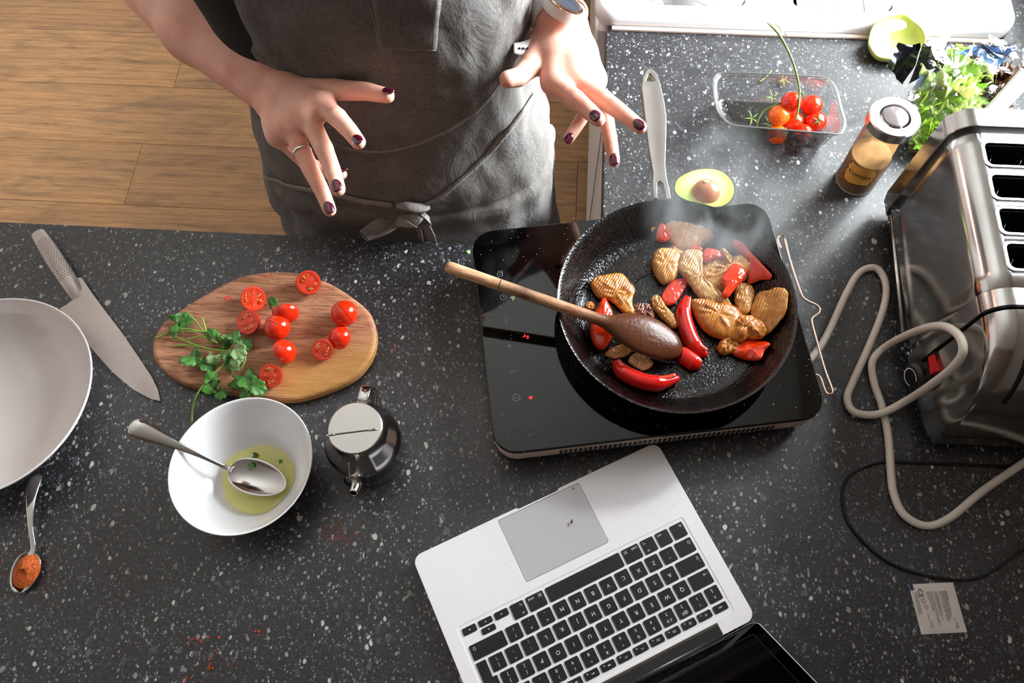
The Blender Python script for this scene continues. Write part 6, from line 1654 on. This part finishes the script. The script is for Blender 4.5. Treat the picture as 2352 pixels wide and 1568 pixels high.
def crumple(name, corners, mat, amp, nn=26, seed=0, par=None, fr=28, hfun=None):
    """crumpled sheet spanned by four corners"""
    a, b, c_, d_ = corners; vs, fs = [], []
    for i in range(nn+1):
        for j in range(nn+1):
            p = a.lerp(b, i/nn).lerp(d_.lerp(c_, i/nn), j/nn)
            w = Vector((nz(p, fr, seed), nz(p, fr, seed+1), abs(nz(p, fr*.8, seed+2))*1.6))+Vector((nz(p, fr*2.6, seed+3), nz(p, fr*2.6, seed+4), nz(p, fr*2.3, seed+5)))*.35
            if hfun: p = p+Vector((0, 0, hfun(i/nn, j/nn)))
            vs.append(p+w*amp)
    for v in vs: v.z = max(v.z, CZ+.0012)
    for i in range(nn):
        for j in range(nn): fs.append((i*(nn+1)+j, (i+1)*(nn+1)+j, (i+1)*(nn+1)+j+1, i*(nn+1)+j+1))
    return mk(name, vs, fs, mat, par)
tube('rim', [rc+(p-rc)*1.02+Vector((0, 0, CZ+.0462-p.z)) for p in ro_], .0016, M['trayrim'], pun, 8, closed=True, sm=0, flat=.6)
tube('rim', [rc+(p-rc)*.965+Vector((0, 0, CZ+.0425-p.z)) for p in ro_], .0008, M['trayrim'], pun, 6, closed=True, sm=0)
crumple('torn_film', [P(1642, 250, .044), P(1692, 288, .044), P(1692, 342, .004), P(1668, 325, .006)], M['film'], .006, 20, 3, pun, 60)
crumple('torn_film', [P(1780, 296, .044), P(1930, 300, .044), P(1880, 345, .006), P(1800, 350, .004)], M['film'], .007, 26, 7, pun, 60)
crumple('torn_film', [P(1640, 230, .046), P(1660, 262, .046), P(1640, 290, .02), P(1632, 272, .02)], M['film'], .005, 12, 9, pun, 60)
crumple('film_scrunch', [P(1652, 240, .040), P(1672, 238, .040), P(1676, 272, .020), P(1656, 272, .020)], M['film'], .009, 18, 5, pun, 90)
vt = [(1818, 234, .046, .0145, 'tom_skin', 'red vine tomato at the back of the punnet, touching the long stalk'), (1864, 242, .030, .0150, 'tom_skin', 'red vine tomato at the back right of the punnet'), (1789, 265, .032, .0150, 'tom_orange', 'orange vine tomato on the left of the punnet cluster'),
      (1822, 280, .016, .0148, 'tom_skin', 'red vine tomato in the middle, crossed by thin stalks'), (1872, 280, .017, .0158, 'tom_skin', 'red vine tomato with a green star calyx at the right front'), (1784, 309, .016, .0140, 'tom_orange', 'pale orange tomato behind the clear front wall of the punnet'),
      (1846, 304, .0165, .0120, 'tom_skin', 'small red tomato low behind the punnet front wall')]
def calyx(c, r, par, n_=Vector((0, 0, 1)), size=1.):
    q = n_.to_track_quat('Z', 'Y').to_matrix(); V, F = [], []
    for k in range(5):
        a = 2*math.pi*k/5+.3; d_ = q @ Vector((math.cos(a), math.sin(a), 0)); t0 = c+n_*(r+.0004)
        pts = [t0+d_*(.0085*size*s)+n_*(.0015*math.sin(s*3)-.001*s) for s in (0, .33, .66, 1)]
        v, f = tube_mesh(pts, [.0010, .0012, .0009, .0002], 6, flat=.4); o = len(V); V += v; F += [tuple(i+o for i in x) for x in f]
    return mk('calyx', V, F, M['vine'], par)
for i, (x, y, h, r, m_, lb) in enumerate(vt):
    c = P(x, y, h); c.z = max(c.z, CZ+r+.002)
    o = mk('vine_tomato', *ell(c, r, r, r*.94, 28, 18), M[m_]); tag(o, lb, 'tomato', 'vine tomatoes in the punnet'); clean(o)
    if i in (4, 5): calyx(c, r, o, Vector((-.1, -.55, .8)).normalized() if i == 4 else Vector((.5, -.3, .8)).normalized())
vn = root('tomato_vine', 'long green tomato vine stalk standing up out of the punnet', 'vine', P(1835, 240, .03))
tube('stalk', [P(1828, 275, .040), P(1834, 245, .052), P(1836, 205, .068), P(1828, 165, .088), P(1814, 125, .105), P(1795, 88, .122), P(1780, 68, .130), P(1762, 52, .135)], [.0012, .0013, .0014, .0015, .0016, .0017, .0014, .0006], M['vine'], vn, 8)
tube('side_stalk', [P(1786, 76, .127), P(1798, 72, .122), P(1807, 82, .115)], .0008, M['vine'], vn, 6); tube('side_stalk', [P(1770, 56, .132), P(1785, 58, .130), P(1795, 70, .126)], .0006, M['vine'], vn, 6)
tube('side_stalk', [P(1834, 205, .066), P(1845, 215, .060), P(1843, 226, .055)], .0007, M['vine'], vn, 6)
v2_ = root('tomato_vine', 'curled short tomato vine with empty green stars on the left of the punnet', 'vine', P(1760, 270, .02))
tube('stalk', [P(1796, 236, .040), P(1775, 244, .040), P(1755, 255, .034), P(1742, 275, .028), P(1738, 292, .02)], .0013, M['vine'], v2_, 8)
for x, y, h in ((1773, 224, .046), (1726, 272, .03), (1742, 310, .012), (1764, 285, .01), (1700, 304, .01)): calyx(P(x, y, h), 0, v2_, Vector((.2, -.4, .9)).normalized(), 1.5)
v3_ = root('vine_scrap', 'loose bit of dry tomato vine by the back rim of the punnet', 'vine', P(1800, 180, .002))
tube('stalk', [P(1745, 188, .003), P(1760, 176, .004), P(1772, 162, .003)], .0011, M['vine'], v3_, 6); calyx(P(1799, 186, .006), 0, v3_, Vector((0, 0, 1)), 1.4)
tube('stalk', [P(1799, 186, .006), P(1797, 170, .006)], .0009, M['vine'], v3_, 6)

# ------------------------------------------------------------------ salad bag
bag = root('salad_bag', 'open clear salad bag with black and blue print, full of lettuce', 'bag', P(2190, 220, 0))
def leafsheet(name, c, size, ang, tilt, mat, seed, par, ruffle=.35, lean=0.):
    """frilly lettuce leaf: a sheet whose rim is longer than it can lie flat"""
    vs, fs = [], []; nr, na = 10, 110; rot = Matrix.Rotation(ang, 3, 'Z') @ Matrix.Rotation(tilt, 3, 'Y') @ Matrix.Rotation(lean, 3, 'X')
    rnd = random.Random(seed); ph = [rnd.uniform(0, 6.3) for _ in range(4)]
    for i in range(nr+1):
        s = i/nr
        for k in range(na):
            a = 2*math.pi*k/na; rad = size*s*(1+.12*math.sin(3*a+ph[0])+.10*math.sin(7*a+ph[1])*s+.07*math.sin(17*a+ph[2])*s)
            z = size*(ruffle*s**2.2*(math.sin(6*a+ph[1])*.6+math.sin(13*a+ph[2])*.42+math.sin(23*a+ph[3])*.28+math.sin(37*a+ph[0])*.16*s)+.18*s*s)
            x, y = rad*math.cos(a), rad*.82*math.sin(a)
            vs.append(c+rot @ Vector((x, y, z+size*.10*nz((x*60, y*60, seed), .8))))
    for v in vs: v.z = max(v.z, CZ+.002)
    for i in range(nr):
        for k in range(na): fs.append((i*na+k, (i+1)*na+k, (i+1)*na+(k+1) % na, i*na+(k+1) % na))
    return solid(clean(mk(name, vs, fs, mat, par)), .0006)
lett = root('lettuce_leaves', 'frilly green and red lettuce leaves inside the clear salad bag', 'lettuce', P(2180, 240, 0)); rnd = random.Random(11)
sp = [(2165, 180, .055, .030, 'lettuce2'), (2200, 160, .06, .026, 'lettuce'), (2150, 215, .05, .030, 'lettuce'), (2190, 205, .06, .030, 'lettuce2'), (2225, 185, .055, .026, 'lettuce'), (2240, 210, .04, .022, 'lettuce'), (2145, 250, .04, .026, 'lettuce'), (2175, 245, .045, .028, 'lettuce2'), (2120, 290, .025, .024, 'lettuce'), (2150, 290, .03, .026, 'lettuce'), (2180, 275, .035, .026, 'lettuce'), (2215, 250, .03, .024, 'lettuce2'), (2200, 140, .05, .022, 'lettuce'), (2110, 320, .018, .020, 'lettuce'), (2145, 325, .018, .022, 'lettuce'), (2240, 165, .05, .022, 'lettuce2'),
      (2265, 200, .035, .024, 'redleaf'), (2290, 185, .045, .024, 'redleaf'), (2310, 165, .05, .022, 'redleaf'), (2250, 235, .02, .024, 'redleaf'), (2285, 215, .025, .024, 'redleaf'), (2325, 190, .04, .022, 'redleaf'), (2245, 152, .03, .024, 'redleaf')]
for i, (x, y, h, s, m_) in enumerate(sp):
    lf = leafsheet('leaf', P(x, y, h), s*1.12, rnd.uniform(0, 6), rnd.uniform(-.7, .7), M[m_], i, lett, .38, rnd.uniform(-.6, .6))
    if m_ == 'redleaf': lf['label'] = 'brownish red lettuce leaf'
crumple('black_panel', [P(2040, 165, .055), P(2070, 108, .07), P(2112, 100, .07), P(2085, 205, .022)], M['blackfilm'], .013, 30, 1, bag, 17)
crumple('black_panel', [P(2085, 195, .05), P(2125, 105, .085), P(2190, 80, .085), P(2150, 175, .06)], M['blackfilm'], .014, 30, 4, bag, 17)
bcv = crumple('barcode_panel', [P(2092, 205, .05), P(2118, 168, .065), P(2150, 158, .066), P(2108, 215, .048)], M['barcode'], .002, 12, 2, bag)
V, F = [], []
for k in range(9):
    a_, b_2 = P(2098+k*1.5, 206-k*4.2, .0535+.0012*k), P(2122+k*3.0, 196-k*4.0, .0575+.0012*k); v, f = tube_mesh([a_, b_2], .00035, 5); o = len(V); V += v; F += [tuple(i+o for i in q) for q in f]
mk('barcode_lines', V, F, M['bluefilm'], bcv, smooth=False)
crumple('blue_panel', [P(2195, 115, .085), P(2240, 100, .09), P(2335, 118, .09), P(2300, 165, .065)], M['bluefilm'], .014, 30, 6, bag, 17)
crumple('navy_panel', [P(2250, 105, .09), P(2330, 95, .085), P(2345, 140, .075), P(2290, 150, .075)], M['navy'], .012, 26, 8, bag, 19)
crumple('clear_panel', [P(2130, 110, .085), P(2345, 90, .09), P(2345, 160, .085), P(2110, 215, .06)], M['film'], .014, 34, 12, bag, 30)
crumple('clear_panel', [P(2085, 205, .06), P(2300, 190, .075), P(2260, 270, .05), P(2090, 345, .012)], M['film'], .012, 34, 14, bag, 26)
crumple('clear_panel', [P(2085, 215, .004), P(2310, 200, .004), P(2290, 330, .003), P(2085, 350, .003)], M['film'], .003, 20, 16, bag, 26)
# white plastic tub with a slanting handle, behind the toaster
wtb = root('plastic_tub', 'white plastic tub with a slanting bar, between the toaster and the salad', 'tub', Vector((.60, .72, CZ)))
tc = P(2310, 268, .06); tc = Vector((tc.x+.01, TY1+.072, CZ))
lathe('tub', [(0, 0), (.040, 0), (.043, .003), (.047, .075), (.049, .077), (.047, .079), (.044, .075), (.040, .006), (0, .005)], tc, M['milky'], wtb, 48)
pA_, pB_ = Vector((tc.x-.055, tc.y-.035, CZ+.03)), P(2362, 176, .13)
ribbon('slanting_bar', [P(2268, 268, .075), P(2310, 225, .095), P(2362, 168, .12)], [.011, .012, .012], M['milky'], wtb, th=.004, up=RX*1.0)

# ------------------------------------------------------------------ steam over the pan
sv = bpy.data.materials.new('steam'); sv.use_nodes = True; nt_ = sv.node_tree; nt_.nodes.clear()
o_ = nt_.nodes.new('ShaderNodeOutputMaterial'); vp = nt_.nodes.new('ShaderNodeVolumePrincipled'); vp.inputs['Color'].default_value = (1, 1, 1, 1); vp.inputs['Anisotropy'].default_value = .3
tcn = nt_.nodes.new('ShaderNodeTexCoord'); nn_ = nt_.nodes.new('ShaderNodeTexNoise'); nn_.inputs['Scale'].default_value = 16; nn_.inputs['Detail'].default_value = 4; nn_.inputs['Distortion'].default_value = .8
mpn = nt_.nodes.new('ShaderNodeMapping'); mpn.inputs['Scale'].default_value = (1.2, 1.2, .55); nt_.links.new(tcn.outputs['Object'], mpn.inputs[0]); nt_.links.new(mpn.outputs[0], nn_.inputs['Vector'])
mr = nt_.nodes.new('ShaderNodeMapRange'); mr.inputs['From Min'].default_value = .46; mr.inputs['From Max'].default_value = .72; mr.inputs['To Max'].default_value = 1; nt_.links.new(nn_.outputs['Fac'], mr.inputs['Value'])
ln_ = nt_.nodes.new('ShaderNodeVectorMath'); ln_.operation = 'LENGTH'; sc2 = nt_.nodes.new('ShaderNodeMapping'); sc2.inputs['Scale'].default_value = (1/.085, 1/.095, 1/.13); nt_.links.new(tcn.outputs['Object'], sc2.inputs[0]); nt_.links.new(sc2.outputs[0], ln_.inputs[0])
fall = nt_.nodes.new('ShaderNodeMapRange'); fall.inputs['From Min'].default_value = 1; fall.inputs['From Max'].default_value = .2; nt_.links.new(ln_.outputs['Value'], fall.inputs['Value'])
mm = nt_.nodes.new('ShaderNodeMath'); mm.operation = 'MULTIPLY'; nt_.links.new(mr.outputs[0], mm.inputs[0]); nt_.links.new(fall.outputs[0], mm.inputs[1])
m2 = nt_.nodes.new('ShaderNodeMath'); m2.operation = 'MULTIPLY'; m2.inputs[1].default_value = 10.0; nt_.links.new(mm.outputs[0], m2.inputs[0]); nt_.links.new(m2.outputs[0], vp.inputs['Density']); nt_.links.new(vp.outputs[0], o_.inputs['Volume'])
stc = P(1640, 500, .17)
st = mk('steam', *ell(stc, .085, .095, .12, 24, 16), sv, local=stc); clean(st); tag(st, 'thin white steam rising from the back right of the frying pan', 'steam', kind='stuff')
st.location = stc
